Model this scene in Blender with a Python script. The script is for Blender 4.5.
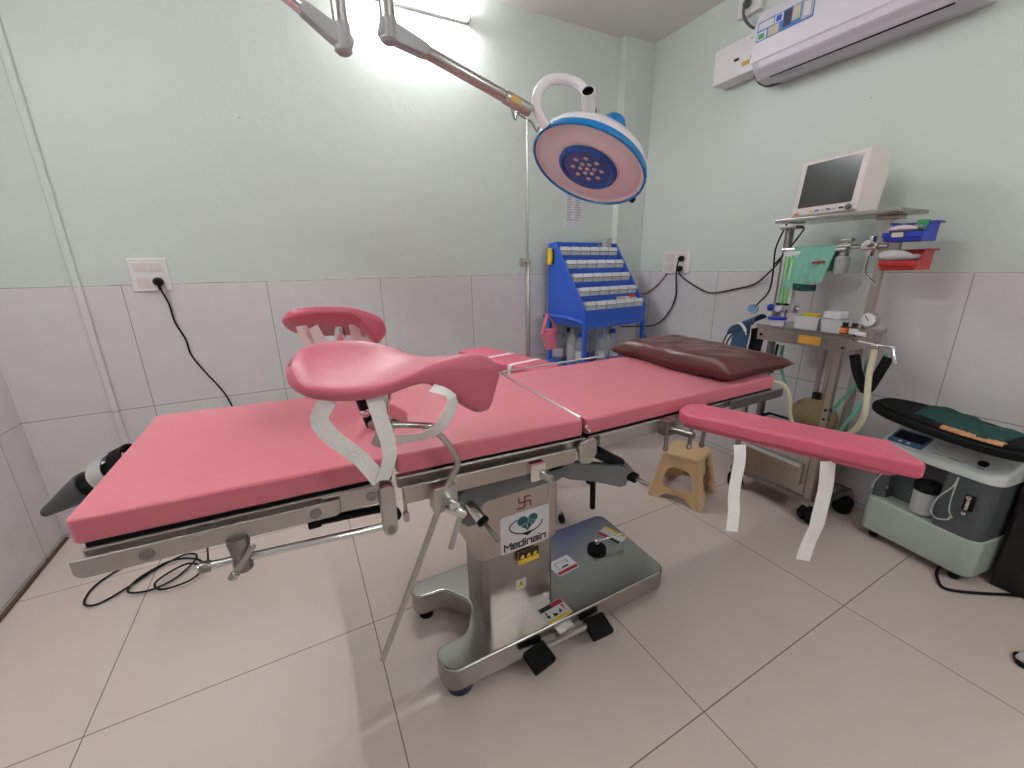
import bpy, bmesh, math, random
from mathutils import Vector, Matrix, Euler
random.seed(7)
PI = math.pi
SC = bpy.context.scene
COL = SC.collection
for o in list(bpy.data.objects):
    bpy.data.objects.remove(o)

# ------------------------------------------------------------------ camera
cam_d = bpy.data.cameras.new('camera')
cam_d.sensor_fit = 'HORIZONTAL'; cam_d.sensor_width = 36.0
cam_d.lens = 36.0 * 405.1128 / 1024.0
cam_d.clip_start = 0.02
cam = bpy.data.objects.new('camera', cam_d); COL.objects.link(cam)
RX, RO, RZ = 1.2874, -0.0167, -0.4859
cam.matrix_world = Matrix.Translation((0.7067, -1.3154, 1.2694)) @ (Matrix.Rotation(RZ, 4, 'Z') @ Matrix.Rotation(RX, 4, 'X') @ Matrix.Rotation(RO, 4, 'Z'))
SC.camera = cam

# ------------------------------------------------------------------ world, exposure
SC.view_settings.view_transform = 'Standard'
SC.view_settings.look = 'None'
SC.view_settings.exposure = 0.0
SC.view_settings.gamma = 1.0
SC.view_settings.use_curve_mapping = False
w = bpy.data.worlds.new('world'); SC.world = w; w.use_nodes = True
w.node_tree.nodes['Background'].inputs[0].default_value = (0.8, 0.85, 0.9, 1)
w.node_tree.nodes['Background'].inputs[1].default_value = 0.05
TUBE_BACK = 200.0      # emission of the tube lamp on the back wall
TUBE_LEFT = 134.0     # emission of the tube lamp on the left wall
FILL_FRONT = 98.0     # emission of the added fill light on the unseen wall behind the camera

# ------------------------------------------------------------------ room numbers (metres)
XL, XR, YB, YF, ZC = -0.4593, 3.2155, 1.254, -2.60, 2.7517
DADO = 1.2131

# ------------------------------------------------------------------ materials
def srgb(r, g, b):
    f = lambda c: (c / 255 / 12.92) if c / 255 <= 0.04045 else ((c / 255 + 0.055) / 1.055) ** 2.4
    return (f(r), f(g), f(b), 1)
def nn(nt, t, **k):
    n = nt.nodes.new(t)
    for a, v in k.items():
        setattr(n, a, v)
    return n
def mat(name, col, rough=0.5, metal=0.0, bump=0.0, bscale=60, var=0.0, vscale=6, coat=0.0, trans=0.0, emit=None, estr=0.0, stretch=None, alpha=1.0, rvar=0.0, sheen=0.0, spec=0.5, ior=1.45):
    m = bpy.data.materials.new(name); m.use_nodes = True
    nt = m.node_tree; b = nt.nodes['Principled BSDF']
    b.inputs['Base Color'].default_value = col; b.inputs['Roughness'].default_value = rough
    b.inputs['Metallic'].default_value = metal; b.inputs['Coat Weight'].default_value = coat
    b.inputs['Coat Roughness'].default_value = 0.1
    b.inputs['Transmission Weight'].default_value = trans
    b.inputs['Specular IOR Level'].default_value = spec
    b.inputs['IOR'].default_value = ior
    b.inputs['Sheen Weight'].default_value = sheen
    b.inputs['Alpha'].default_value = alpha
    if emit:
        b.inputs['Emission Color'].default_value = emit; b.inputs['Emission Strength'].default_value = estr
    tc = nn(nt, 'ShaderNodeTexCoord')
    mp = nn(nt, 'ShaderNodeMapping')
    if stretch: mp.inputs['Scale'].default_value = stretch
    nt.links.new(tc.outputs['Object'], mp.inputs['Vector'])
    if bump:
        n = nn(nt, 'ShaderNodeTexNoise'); n.inputs['Scale'].default_value = bscale; n.inputs['Detail'].default_value = 4
        bm_ = nn(nt, 'ShaderNodeBump'); bm_.inputs['Strength'].default_value = bump; bm_.inputs['Distance'].default_value = 0.01
        nt.links.new(mp.outputs[0], n.inputs['Vector']); nt.links.new(n.outputs['Fac'], bm_.inputs['Height'])
        nt.links.new(bm_.outputs[0], b.inputs['Normal'])
    if var or rvar:
        n = nn(nt, 'ShaderNodeTexNoise'); n.inputs['Scale'].default_value = vscale; n.inputs['Detail'].default_value = 5
        nt.links.new(mp.outputs[0], n.inputs['Vector'])
    if var:
        mx = nn(nt, 'ShaderNodeMix', data_type='RGBA')
        mx.inputs[6].default_value = tuple(c * (1 - var) for c in col[:3]) + (1,)
        mx.inputs[7].default_value = tuple(min(1, c * (1 + var)) for c in col[:3]) + (1,)
        nt.links.new(n.outputs['Fac'], mx.inputs[0]); nt.links.new(mx.outputs[2], b.inputs['Base Color'])
    if rvar:
        mr = nn(nt, 'ShaderNodeMapRange'); mr.inputs[1].default_value = 0.3; mr.inputs[2].default_value = 0.7
        mr.inputs[3].default_value = max(0.02, rough - rvar); mr.inputs[4].default_value = rough + rvar
        nt.links.new(n.outputs['Fac'], mr.inputs[0]); nt.links.new(mr.outputs[0], b.inputs['Roughness'])
    return m

def grid_factor(nt, sep, axes, size, offs, width):
    """1 on the joints of a tile grid, else 0"""
    out = None
    for ax, sz, of in zip(axes, size, offs):
        a = nn(nt, 'ShaderNodeMath', operation='SUBTRACT'); a.inputs[1].default_value = of
        nt.links.new(sep.outputs[ax], a.inputs[0])
        p = nn(nt, 'ShaderNodeMath', operation='PINGPONG'); p.inputs[1].default_value = sz / 2
        nt.links.new(a.outputs[0], p.inputs[0])
        l = nn(nt, 'ShaderNodeMath', operation='LESS_THAN'); l.inputs[1].default_value = width / 2
        nt.links.new(p.outputs[0], l.inputs[0])
        if out is None: out = l
        else:
            mx = nn(nt, 'ShaderNodeMath', operation='MAXIMUM')
            nt.links.new(out.outputs[0], mx.inputs[0]); nt.links.new(l.outputs[0], mx.inputs[1]); out = mx
    return out

def wall_mat(name, axis, off):
    """glossy pale green paint above a dado of large grey ceramic tiles"""
    m = bpy.data.materials.new(name); m.use_nodes = True
    nt = m.node_tree; b = nt.nodes['Principled BSDF']
    g = nn(nt, 'ShaderNodeNewGeometry'); sep = nn(nt, 'ShaderNodeSeparateXYZ')
    nt.links.new(g.outputs['Position'], sep.inputs[0])
    n1 = nn(nt, 'ShaderNodeTexNoise'); n1.inputs['Scale'].default_value = 1.7; n1.inputs['Detail'].default_value = 6
    n2 = nn(nt, 'ShaderNodeTexNoise'); n2.inputs['Scale'].default_value = 14; n2.inputs['Detail'].default_value = 4
    nt.links.new(g.outputs['Position'], n1.inputs['Vector']); nt.links.new(g.outputs['Position'], n2.inputs['Vector'])
    paint = nn(nt, 'ShaderNodeMix', data_type='RGBA'); paint.inputs[6].default_value = srgb(205, 213, 206); paint.inputs[7].default_value = srgb(214, 220, 214)
    nt.links.new(n1.outputs['Fac'], paint.inputs[0])
    # small scuffs in the paint
    n3 = nn(nt, 'ShaderNodeTexNoise'); n3.inputs['Scale'].default_value = 30; n3.inputs['Detail'].default_value = 2
    nt.links.new(g.outputs['Position'], n3.inputs['Vector'])
    sc = nn(nt, 'ShaderNodeMath', operation='GREATER_THAN'); sc.inputs[1].default_value = 0.80
    nt.links.new(n3.outputs['Fac'], sc.inputs[0])
    p2 = nn(nt, 'ShaderNodeMix', data_type='RGBA'); p2.inputs[7].default_value = srgb(150, 155, 145)
    nt.links.new(sc.outputs[0], p2.inputs[0]); nt.links.new(paint.outputs[2], p2.inputs[6])
    tile = nn(nt, 'ShaderNodeMix', data_type='RGBA'); tile.inputs[6].default_value = srgb(212, 207, 208); tile.inputs[7].default_value = srgb(221, 216, 217)
    nt.links.new(n2.outputs['Fac'], tile.inputs[0])
    gf = grid_factor(nt, sep, (axis, 2), (0.5864, 0.5944), (off, 0.0243), 0.0035)
    t2 = nn(nt, 'ShaderNodeMix', data_type='RGBA'); t2.inputs[7].default_value = srgb(142, 138, 138)
    nt.links.new(gf.outputs[0], t2.inputs[0]); nt.links.new(tile.outputs[2], t2.inputs[6])
    # slightly uneven paint edge on top of the dado
    ed = nn(nt, 'ShaderNodeMath', operation='MULTIPLY_ADD'); ed.inputs[1].default_value = 0.010; ed.inputs[2].default_value = DADO - 0.005
    nt.links.new(n2.outputs['Fac'], ed.inputs[0])
    up = nn(nt, 'ShaderNodeMath', operation='GREATER_THAN'); nt.links.new(sep.outputs[2], up.inputs[0]); nt.links.new(ed.outputs[0], up.inputs[1])
    mx = nn(nt, 'ShaderNodeMix', data_type='RGBA')
    nt.links.new(up.outputs[0], mx.inputs[0]); nt.links.new(t2.outputs[2], mx.inputs[6]); nt.links.new(p2.outputs[2], mx.inputs[7])
    nt.links.new(mx.outputs[2], b.inputs['Base Color'])
    rg = nn(nt, 'ShaderNodeMapRange'); rg.inputs[3].default_value = 0.30; rg.inputs[4].default_value = 0.42
    nt.links.new(up.outputs[0], rg.inputs[0]); nt.links.new(rg.outputs[0], b.inputs['Roughness'])
    b.inputs['Specular IOR Level'].default_value = 0.35
    nb = nn(nt, 'ShaderNodeTexNoise'); nb.inputs['Scale'].default_value = 9; nb.inputs['Detail'].default_value = 3
    nt.links.new(g.outputs['Position'], nb.inputs['Vector'])
    bp = nn(nt, 'ShaderNodeBump'); bp.inputs['Strength'].default_value = 0.12; bp.inputs['Distance'].default_value = 0.02
    nt.links.new(nb.outputs['Fac'], bp.inputs['Height']); nt.links.new(bp.outputs[0], b.inputs['Normal'])
    return m

def floor_mat():
    m = bpy.data.materials.new('floor_tiles'); m.use_nodes = True
    nt = m.node_tree; b = nt.nodes['Principled BSDF']
    g = nn(nt, 'ShaderNodeNewGeometry'); sep = nn(nt, 'ShaderNodeSeparateXYZ')
    nt.links.new(g.outputs['Position'], sep.inputs[0])
    n1 = nn(nt, 'ShaderNodeTexNoise'); n1.inputs['Scale'].default_value = 3.0; n1.inputs['Detail'].default_value = 8
    n1.inputs['Roughness'].default_value = 0.6
    nt.links.new(g.outputs['Position'], n1.inputs['Vector'])
    t = nn(nt, 'ShaderNodeMix', data_type='RGBA'); t.inputs[6].default_value = srgb(208, 191, 182); t.inputs[7].default_value = srgb(219, 203, 195)
    nt.links.new(n1.outputs['Fac'], t.inputs[0])
    gf = grid_factor(nt, sep, (0, 1), (0.8, 0.8), (0, 0), 0.0035)
    t2 = nn(nt, 'ShaderNodeMix', data_type='RGBA'); t2.inputs[7].default_value = srgb(128, 114, 106)
    nt.links.new(gf.outputs[0], t2.inputs[0]); nt.links.new(t.outputs[2], t2.inputs[6])
    nt.links.new(t2.outputs[2], b.inputs['Base Color'])
    mr = nn(nt, 'ShaderNodeMapRange'); mr.inputs[1].default_value = 0.3; mr.inputs[2].default_value = 0.7; mr.inputs[3].default_value = 0.13; mr.inputs[4].default_value = 0.22
    nt.links.new(n1.outputs['Fac'], mr.inputs[0]); nt.links.new(mr.outputs[0], b.inputs['Roughness'])
    b.inputs['Specular IOR Level'].default_value = 0.4
    return m

M = {}
M['steel'] = mat('brushed_steel', (0.50, 0.48, 0.46, 1), 0.30, 1.0, rvar=0.03, vscale=5, stretch=(1, 1, 6))
M['steel_low'] = mat('column_steel', (0.36, 0.335, 0.315, 1), 0.33, 1.0, rvar=0.04, vscale=4, stretch=(1, 1, 5))
M['steel_flat'] = mat('satin_steel', (0.40, 0.39, 0.37, 1), 0.24, 1.0, rvar=0.03, vscale=3)
M['steel_warm'] = mat('warm_steel', (0.47, 0.425, 0.39, 1), 0.34, 1.0, rvar=0.03, vscale=4, stretch=(1, 1, 5))
M['steel_dark'] = mat('dull_steel', (0.30, 0.28, 0.27, 1), 0.38, 1.0, rvar=0.06, vscale=5)
M['alu'] = mat('bright_aluminium', (0.80, 0.79, 0.78, 1), 0.45, 1.0, rvar=0.04)
M['chrome'] = mat('chrome', (0.75, 0.74, 0.73, 1), 0.12, 1.0)
M['pink'] = mat('pink_vinyl', srgb(208, 112, 126), 0.40, 0, bump=0.03, bscale=140, var=0.04, vscale=9, sheen=0.15)
M['pink_dark'] = mat('rose_vinyl', srgb(194, 96, 114), 0.40, 0, bump=0.10, bscale=24, var=0.05, vscale=12, sheen=0.1)
M['pink_arm'] = mat('armboard_vinyl', srgb(212, 98, 122), 0.38, 0, bump=0.03, bscale=120, var=0.03)
M['maroon'] = mat('maroon_leather', srgb(88, 44, 44), 0.36, 0, bump=0.35, bscale=9, var=0.12, vscale=5)
M['black'] = mat('black_plastic', (0.006, 0.006, 0.0065, 1), 0.5, var=0.1, spec=0.2)
M['rubber'] = mat('black_rubber', (0.006, 0.006, 0.0065, 1), 0.7, spec=0.2, bump=0.1, bscale=90)
M['cable'] = mat('cable_black', (0.006, 0.006, 0.006, 1), 0.5, var=0.1, spec=0.25)
M['grey_paint'] = mat('grey_paint', srgb(112, 116, 118), 0.42, var=0.04)
M['white'] = mat('white_plastic', srgb(228, 222, 224), 0.35, var=0.02)
M['white_gloss'] = mat('white_gloss', srgb(232, 226, 230), 0.18, coat=0.3, var=0.01)
M['cream'] = mat('cream_plastic', srgb(222, 210, 206), 0.4, var=0.03)
M['tape'] = mat('white_webbing', srgb(246, 242, 240), 0.8, bump=0.15, bscale=160, var=0.05, vscale=20)
M['blue_rack'] = mat('blue_enamel', srgb(48, 92, 196), 0.38, var=0.05, vscale=4)
M['blue_lamp'] = mat('lamp_blue', srgb(0, 120, 190), 0.25, coat=0.3, var=0.02)
M['blue_lens'] = mat('lens_blue', srgb(4, 70, 150), 0.35, coat=0.5, var=0.15, vscale=14)
M['lamp_face'] = mat('lamp_face', srgb(238, 230, 231), 0.5, var=0.02)
M['led'] = mat('led_lens', srgb(196, 176, 176), 0.2, coat=0.5, var=0.1)
M['blue_bin'] = mat('blue_bin', srgb(22, 52, 170), 0.4, var=0.06)
M['red_bin'] = mat('red_bin', srgb(176, 34, 34), 0.4, var=0.06)
M['green_cloth'] = mat('green_towel', srgb(128, 186, 168), 0.9, bump=0.5, bscale=140, var=0.06, vscale=24, sheen=0.2)
M['dark_green'] = mat('dark_green_cloth', srgb(24, 66, 60), 0.9, bump=0.4, bscale=60, var=0.1)
M['stool'] = mat('tan_plastic', srgb(216, 180, 138), 0.42, var=0.05, vscale=8)
M['conc'] = mat('pale_green_plastic', srgb(176, 190, 178), 0.42, var=0.03)
M['conc_top'] = mat('off_white_plastic', srgb(206, 210, 206), 0.42, var=0.03)
M['slate'] = mat('slate_plastic', srgb(78, 82, 86), 0.45, var=0.04)
M['blue_panel'] = mat('panel_blue', srgb(74, 102, 140), 0.35, var=0.05)
M['screen'] = mat('dark_screen', srgb(42, 40, 42), 0.16, coat=0.4, var=0.05)
M['screen_blue'] = mat('dark_blue_screen', srgb(32, 34, 54), 0.2, coat=0.4)
M['bag_grey'] = mat('charcoal_leather', srgb(74, 73, 75), 0.55, bump=0.3, bscale=40, var=0.12, vscale=14)
M['cuff'] = mat('navy_cuff', srgb(42, 68, 96), 0.75, bump=0.3, bscale=120, var=0.08)
M['yellow'] = mat('yellow_sticker', srgb(226, 190, 40), 0.5, var=0.04)
M['red'] = mat('red_ink', srgb(168, 36, 44), 0.5, var=0.05)
M['ink'] = mat('black_ink', srgb(22, 22, 24), 0.5, var=0.05)
M['teal'] = mat('teal_ink', srgb(28, 92, 96), 0.5, var=0.05)
M['sindoor'] = mat('red_powder', srgb(132, 62, 62), 0.85, var=0.25, vscale=60)
M['amber'] = mat('amber_bottle', srgb(52, 24, 18), 0.2, coat=0.4, var=0.1)
M['orange'] = mat('orange_label', srgb(216, 110, 44), 0.5, var=0.06)
M['hose'] = mat('cream_hose', srgb(214, 204, 176), 0.45, var=0.06, vscale=30)
M['green_tube'] = mat('green_tube', srgb(108, 178, 156), 0.35, var=0.06)
M['khaki'] = mat('khaki_rubber', srgb(142, 124, 88), 0.6, var=0.1, bump=0.15, bscale=18)
M['rota'] = mat('green_acrylic', srgb(170, 222, 160), 0.2, coat=0.5, var=0.06, vscale=30)
M['clear'] = mat('clear_plastic', (0.85, 0.89, 0.92, 1), 0.18, trans=0.75, var=0.03, ior=1.2)
M['frost'] = mat('frosted_plastic', (0.70, 0.73, 0.72, 1), 0.35, trans=0.35, var=0.04, ior=1.3)
M['bag_film'] = mat('plastic_film', (0.86, 0.89, 0.92, 1), 0.16, trans=0.85, bump=0.6, bscale=18, ior=1.15)
M['paper'] = mat('paper', srgb(214, 212, 216), 0.8, var=0.03)
M['print'] = mat('grey_print', srgb(150, 148, 156), 0.8, var=0.1)
M['pail'] = mat('pink_pail', srgb(226, 122, 148), 0.4, var=0.03)
M['cap_blue'] = mat('blue_cap', srgb(34, 66, 190), 0.35, var=0.05)
M['ac'] = mat('ac_white', srgb(226, 220, 230), 0.22, coat=0.25, var=0.01)
M['ac_low'] = mat('ac_grey_white', srgb(206, 200, 210), 0.3, var=0.01)
M['wood_brown'] = mat('brown_grout', srgb(96, 74, 60), 0.7, var=0.2, vscale=30)
M['brown_box'] = mat('dark_brown_panel', srgb(24, 18, 17), 0.5, var=0.2, vscale=3)
M['lightgrey'] = mat('light_grey_plastic', srgb(176, 176, 178), 0.4, var=0.03)
M['ceiling'] = mat('ceiling_paint', srgb(232, 228, 224), 0.7, var=0.02, vscale=2)
M['tube_light'] = mat('lit_tube', (1, 1, 1, 1), 0.4, emit=(0.96, 0.985, 1.0, 1), estr=TUBE_BACK, var=0.01)
M['fill_light_front'] = mat('fill_glow_front', (1, 1, 1, 1), 0.4, emit=(0.97, 0.985, 1.0, 1), estr=FILL_FRONT, var=0.01)
M['tube_light_left'] = mat('lit_tube_left', (1, 1, 1, 1), 0.4, emit=(0.97, 0.985, 1.0, 1), estr=TUBE_LEFT, var=0.01)
M['bin_white'] = mat('bin_white', srgb(204, 203, 205), 0.45, var=0.05, vscale=40)
M['bin_label'] = mat('bin_label', srgb(216, 216, 222), 0.6, var=0.08, vscale=90)
M['green_lbl'] = mat('green_print', srgb(58, 138, 84), 0.5, var=0.1)
M['blue_lbl'] = mat('blue_print', srgb(70, 110, 176), 0.5, var=0.1)
M['tan_lbl'] = mat('tan_print', srgb(196, 182, 160), 0.5, var=0.1)
M['gold'] = mat('gold_sticker', srgb(202, 158, 66), 0.4, var=0.15, vscale=60)
M['cable_red'] = mat('cable_red', srgb(150, 46, 52), 0.5, var=0.1)
M['instr'] = mat('silver_packet', srgb(188, 184, 184), 0.3, bump=0.6, bscale=30, var=0.25, vscale=40)
M['packet'] = mat('pale_packet', srgb(196, 178, 186), 0.35, bump=0.5, bscale=30, var=0.2, vscale=40)
M['peach'] = mat('peach_packet', srgb(196, 140, 96), 0.4, bump=0.5, bscale=60, var=0.3, vscale=50)
M['shoe'] = mat('shoe_white', srgb(214, 212, 212), 0.4, var=0.03)
M['navy'] = mat('navy_wheel', srgb(22, 30, 62), 0.4, var=0.1)

# ------------------------------------------------------------------ mesh helpers
def catmull(pts, n=6):
    P = [Vector(p) for p in pts]
    if len(P) < 3 or n < 2: return P
    out = []
    for i in range(len(P) - 1):
        p0 = P[i - 1] if i else P[0] * 2 - P[1]; p1, p2 = P[i], P[i + 1]
        p3 = P[i + 2] if i + 2 < len(P) else P[-1] * 2 - P[-2]
        for k in range(n):
            t = k / n
            out.append(0.5 * (2 * p1 + (p2 - p0) * t + (2 * p0 - 5 * p1 + 4 * p2 - p3) * t * t + (3 * p1 - p0 - 3 * p2 + p3) * t ** 3))
    out.append(P[-1]); return out
def fillet(poly, r, n=5):
    """round the corners of a 2D polygon; r is a number or a list"""
    out = []; N = len(poly)
    for i in range(N):
        p = Vector(poly[i]); a = Vector(poly[i - 1]); b = Vector(poly[(i + 1) % N])
        rr = r[i] if isinstance(r, (list, tuple)) else r
        u = (a - p); v = (b - p); lu, lv = u.length, v.length
        if rr <= 0 or lu < 1e-6 or lv < 1e-6: out.append(tuple(p)); continue
        u /= lu; v /= lv
        ang = math.acos(max(-1, min(1, u.dot(v))))
        if ang > PI - 0.05: out.append(tuple(p)); continue
        d = min(rr / math.tan(ang / 2), lu * 0.48, lv * 0.48); rr2 = d * math.tan(ang / 2)
        c = p + (u + v).normalized() * (rr2 / math.sin(ang / 2))
        s = p + u * d - c; e = p + v * d - c
        a0 = math.atan2(s.y, s.x); a1 = math.atan2(e.y, e.x)
        da = (a1 - a0 + PI) % (2 * PI) - PI
        for k in range(n + 1):
            t = a0 + da * k / n; out.append((c.x + rr2 * math.cos(t), c.y + rr2 * math.sin(t)))
    return out
def axis_m(p0, p1):
    d = Vector(p1) - Vector(p0); q = d.to_track_quat('Z', 'Y')
    return Matrix.Translation(p0) @ q.to_matrix().to_4x4()
def basis(o, x, y):
    x = Vector(x).normalized(); z = x.cross(Vector(y)).normalized(); y = z.cross(x)
    m = Matrix((x, y, z)).transposed().to_4x4(); m.translation = Vector(o); return m
TOP = {}
class MB:
    def __init__(s): s.bm = bmesh.new(); s.wn = False
    def merge(s, t, m=None):
        if m is not None: bmesh.ops.transform(t, matrix=m, verts=t.verts)
        me = bpy.data.meshes.new('tmp'); t.to_mesh(me); t.free(); s.bm.from_mesh(me); bpy.data.meshes.remove(me); return s
    def box(s, lo, hi, bev=0.0, seg=2, m=None):
        t = bmesh.new(); bmesh.ops.create_cube(t, size=1); s.wn = s.wn or bev > 0
        lo, hi = Vector(lo), Vector(hi)
        for v in t.verts: v.co = Vector((lo[i] + (hi[i] - lo[i]) * (v.co[i] + 0.5) for i in range(3)))
        if bev: bmesh.ops.bevel(t, geom=t.edges[:], offset=bev, segments=seg, profile=0.5, affect='EDGES', clamp_overlap=True)
        return s.merge(t, m)
    def prism(s, poly, z0, z1, m=None, bev=0.0, seg=2, taper=1.0):
        t = bmesh.new(); n = len(poly); s.wn = s.wn or bev > 0
        a = [t.verts.new((p[0], p[1], z0)) for p in poly]; b = [t.verts.new((p[0] * taper, p[1] * taper, z1)) for p in poly]
        f0 = t.faces.new(a[::-1]); f1 = t.faces.new(b)
        for i in range(n): t.faces.new((a[i], a[(i + 1) % n], b[(i + 1) % n], b[i]))
        bmesh.ops.recalc_face_normals(t, faces=t.faces[:])
        if bev:
            bmesh.ops.bevel(t, geom=list(f0.edges) + list(f1.edges), offset=bev, segments=seg, profile=0.5, affect='EDGES', clamp_overlap=True)
        return s.merge(t, m)
    def tube(s, pts, r, n=10, sm=0, cap=True, m=None):
        P = catmull(pts, sm) if sm else [Vector(p) for p in pts]
        t = bmesh.new(); rings = []
        N = len(P); up = None
        for i, p in enumerate(P):
            d = (P[min(i + 1, N - 1)] - P[max(i - 1, 0)]).normalized()
            if up is None:
                up = Vector((0, 0, 1)) if abs(d.z) < 0.9 else Vector((1, 0, 0))
            x = (up - d * up.dot(d))
            if x.length < 1e-5: x = d.orthogonal()
            x.normalize(); y = d.cross(x); up = x
            rr = r(i / (N - 1)) if callable(r) else r
            rings.append([t.verts.new(p + x * (rr * math.cos(2 * PI * k / n)) + y * (rr * math.sin(2 * PI * k / n))) for k in range(n)])
        for i in range(N - 1):
            for k in range(n): t.faces.new((rings[i][k], rings[i][(k + 1) % n], rings[i + 1][(k + 1) % n], rings[i + 1][k]))
        if cap: t.faces.new(rings[0][::-1]); t.faces.new(rings[-1])
        bmesh.ops.recalc_face_normals(t, faces=t.faces[:])
        return s.merge(t, m)
    def cyl(s, p0, p1, r, n=20, bev=0.0):
        L = (Vector(p1) - Vector(p0)).length
        b = min(bev, r * 0.45, L * 0.45)
        prof = [(r, 0), (r, L)] if not b else [(r - b, 0), (r - 0.3 * b, 0.3 * b), (r, b), (r, L - b), (r - 0.3 * b, L - 0.3 * b), (r - b, L)]
        return s.lathe(prof, axis_m(p0, p1), n)
    def lathe(s, prof, m=None, n=32, cap=True):
        t = bmesh.new(); rings = []
        for r, z in prof:
            if r < 1e-6: rings.append([t.verts.new((0, 0, z))])
            else: rings.append([t.verts.new((r * math.cos(2 * PI * k / n), r * math.sin(2 * PI * k / n), z)) for k in range(n)])
        for a, b in zip(rings, rings[1:]):
            for k in range(n):
                k2 = (k + 1) % n
                if len(a) == 1 and len(b) == 1: continue
                if len(a) == 1: t.faces.new((a[0], b[k], b[k2]))
                elif len(b) == 1: t.faces.new((a[k], a[k2], b[0]))
                else: t.faces.new((a[k], a[k2], b[k2], b[k]))
        if cap:
            if len(rings[0]) > 1: t.faces.new(rings[0][::-1])
            if len(rings[-1]) > 1: t.faces.new(rings[-1])
        bmesh.ops.recalc_face_normals(t, faces=t.faces[:])
        return s.merge(t, m)
    def ball(s, c, r, n=16, m=None):
        t = bmesh.new(); bmesh.ops.create_uvsphere(t, u_segments=n, v_segments=max(6, n // 2), radius=1)
        r = (r, r, r) if not isinstance(r, (tuple, list)) else r
        for v in t.verts: v.co = Vector((v.co.x * r[0], v.co.y * r[1], v.co.z * r[2]))
        mm = Matrix.Translation(c) if m is None else Matrix.Translation(c) @ m
        return s.merge(t, mm)
    def ribbon(s, pts, wd, wid, t=0.0015, sm=6):
        """flat strap along pts; wd = width direction (one vector or one per control point)"""
        P = catmull(pts, sm)
        if isinstance(wd, list): W = catmull(wd, sm)
        else: W = [Vector(wd)] * len(P)
        tb = bmesh.new(); rows = []
        for i, p in enumerate(P):
            d = (P[min(i + 1, len(P) - 1)] - P[max(i - 1, 0)]).normalized()
            w_ = W[i] - d * W[i].dot(d); w_.normalize(); nrm = d.cross(w_)
            rows.append([tb.verts.new(p + w_ * a + nrm * b) for a, b in ((-wid / 2, -t / 2), (wid / 2, -t / 2), (wid / 2, t / 2), (-wid / 2, t / 2))])
        for a, b in zip(rows, rows[1:]):
            for k in range(4): tb.faces.new((a[k], a[(k + 1) % 4], b[(k + 1) % 4], b[k]))
        tb.faces.new(rows[0][::-1]); tb.faces.new(rows[-1])
        bmesh.ops.recalc_face_normals(tb, faces=tb.faces[:])
        return s.merge(tb)
    def slab(s, fn, nu, nv, th):
        """closed slab: fn(u,v) is the top surface, th(u,v) the vector to the underside"""
        t = bmesh.new()
        A = [[t.verts.new(fn(i / nu, j / nv)) for j in range(nv + 1)] for i in range(nu + 1)]
        B = [[t.verts.new(Vector(fn(i / nu, j / nv)) + Vector(th(i / nu, j / nv))) for j in range(nv + 1)] for i in range(nu + 1)]
        for i in range(nu):
            for j in range(nv):
                t.faces.new((A[i][j], A[i + 1][j], A[i + 1][j + 1], A[i][j + 1]))
                t.faces.new((B[i][j], B[i][j + 1], B[i + 1][j + 1], B[i + 1][j]))
        for i in range(nu):
            t.faces.new((A[i][0], B[i][0], B[i + 1][0], A[i + 1][0])); t.faces.new((A[i][nv], A[i + 1][nv], B[i + 1][nv], B[i][nv]))
        for j in range(nv):
            t.faces.new((A[0][j], A[0][j + 1], B[0][j + 1], B[0][j])); t.faces.new((A[nu][j], B[nu][j], B[nu][j + 1], A[nu][j + 1]))
        bmesh.ops.recalc_face_normals(t, faces=t.faces[:])
        return s.merge(t)
    def build(s, name, material, parent=None, label=None, smooth=35, local=False, subsurf=0):
        me = bpy.data.meshes.new(name)
        if parent is not None and not local:
            bmesh.ops.transform(s.bm, matrix=TOP[parent.name].inverted(), verts=s.bm.verts)
        s.bm.to_mesh(me); s.bm.free()
        for p in me.polygons: p.use_smooth = True
        if smooth < 179: me.set_sharp_from_angle(angle=math.radians(smooth))
        me.materials.append(M[material])
        o = bpy.data.objects.new(name, me); COL.objects.link(o)
        if parent is not None: o.parent = parent; TOP[o.name] = TOP[parent.name]
        else: TOP[o.name] = Matrix.Identity(4)
        if label: o['label'] = label
        if s.wn:
            wn = o.modifiers.new('weighted_normals', 'WEIGHTED_NORMAL'); wn.keep_sharp = True; wn.weight = 100
        if subsurf:
            md = o.modifiers.new('subdivision', 'SUBSURF'); md.levels = subsurf; md.render_levels = subsurf
        return o
def tag(o, label, cat, group=None):
    o['label'] = label; o['category'] = cat
    if group: o['group'] = group
    return o
def thing(name, label, cat, loc=(0, 0, 0), rz=0.0, group=None):
    o = bpy.data.objects.new(name, None); COL.objects.link(o)
    o.location = loc; o.rotation_euler = (0, 0, rz); o.empty_display_size = 0.05
    TOP[o.name] = Matrix.Translation(loc) @ Matrix.Rotation(rz, 4, 'Z')
    return tag(o, label, cat, group)
def struct(name, mb, material, smooth=30):
    o = mb.build(name, material, None, smooth=smooth); o['kind'] = 'structure'; return o
def copy_tree(o, loc, rz=None):
    c = o.copy(); COL.objects.link(c); c.location = loc
    if rz is not None: c.rotation_euler = (0, 0, rz)
    for ch in o.children:
        d = ch.copy(); COL.objects.link(d); d.parent = c
        for g in ch.children:
            e = g.copy(); COL.objects.link(e); e.parent = d
    return c

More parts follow.
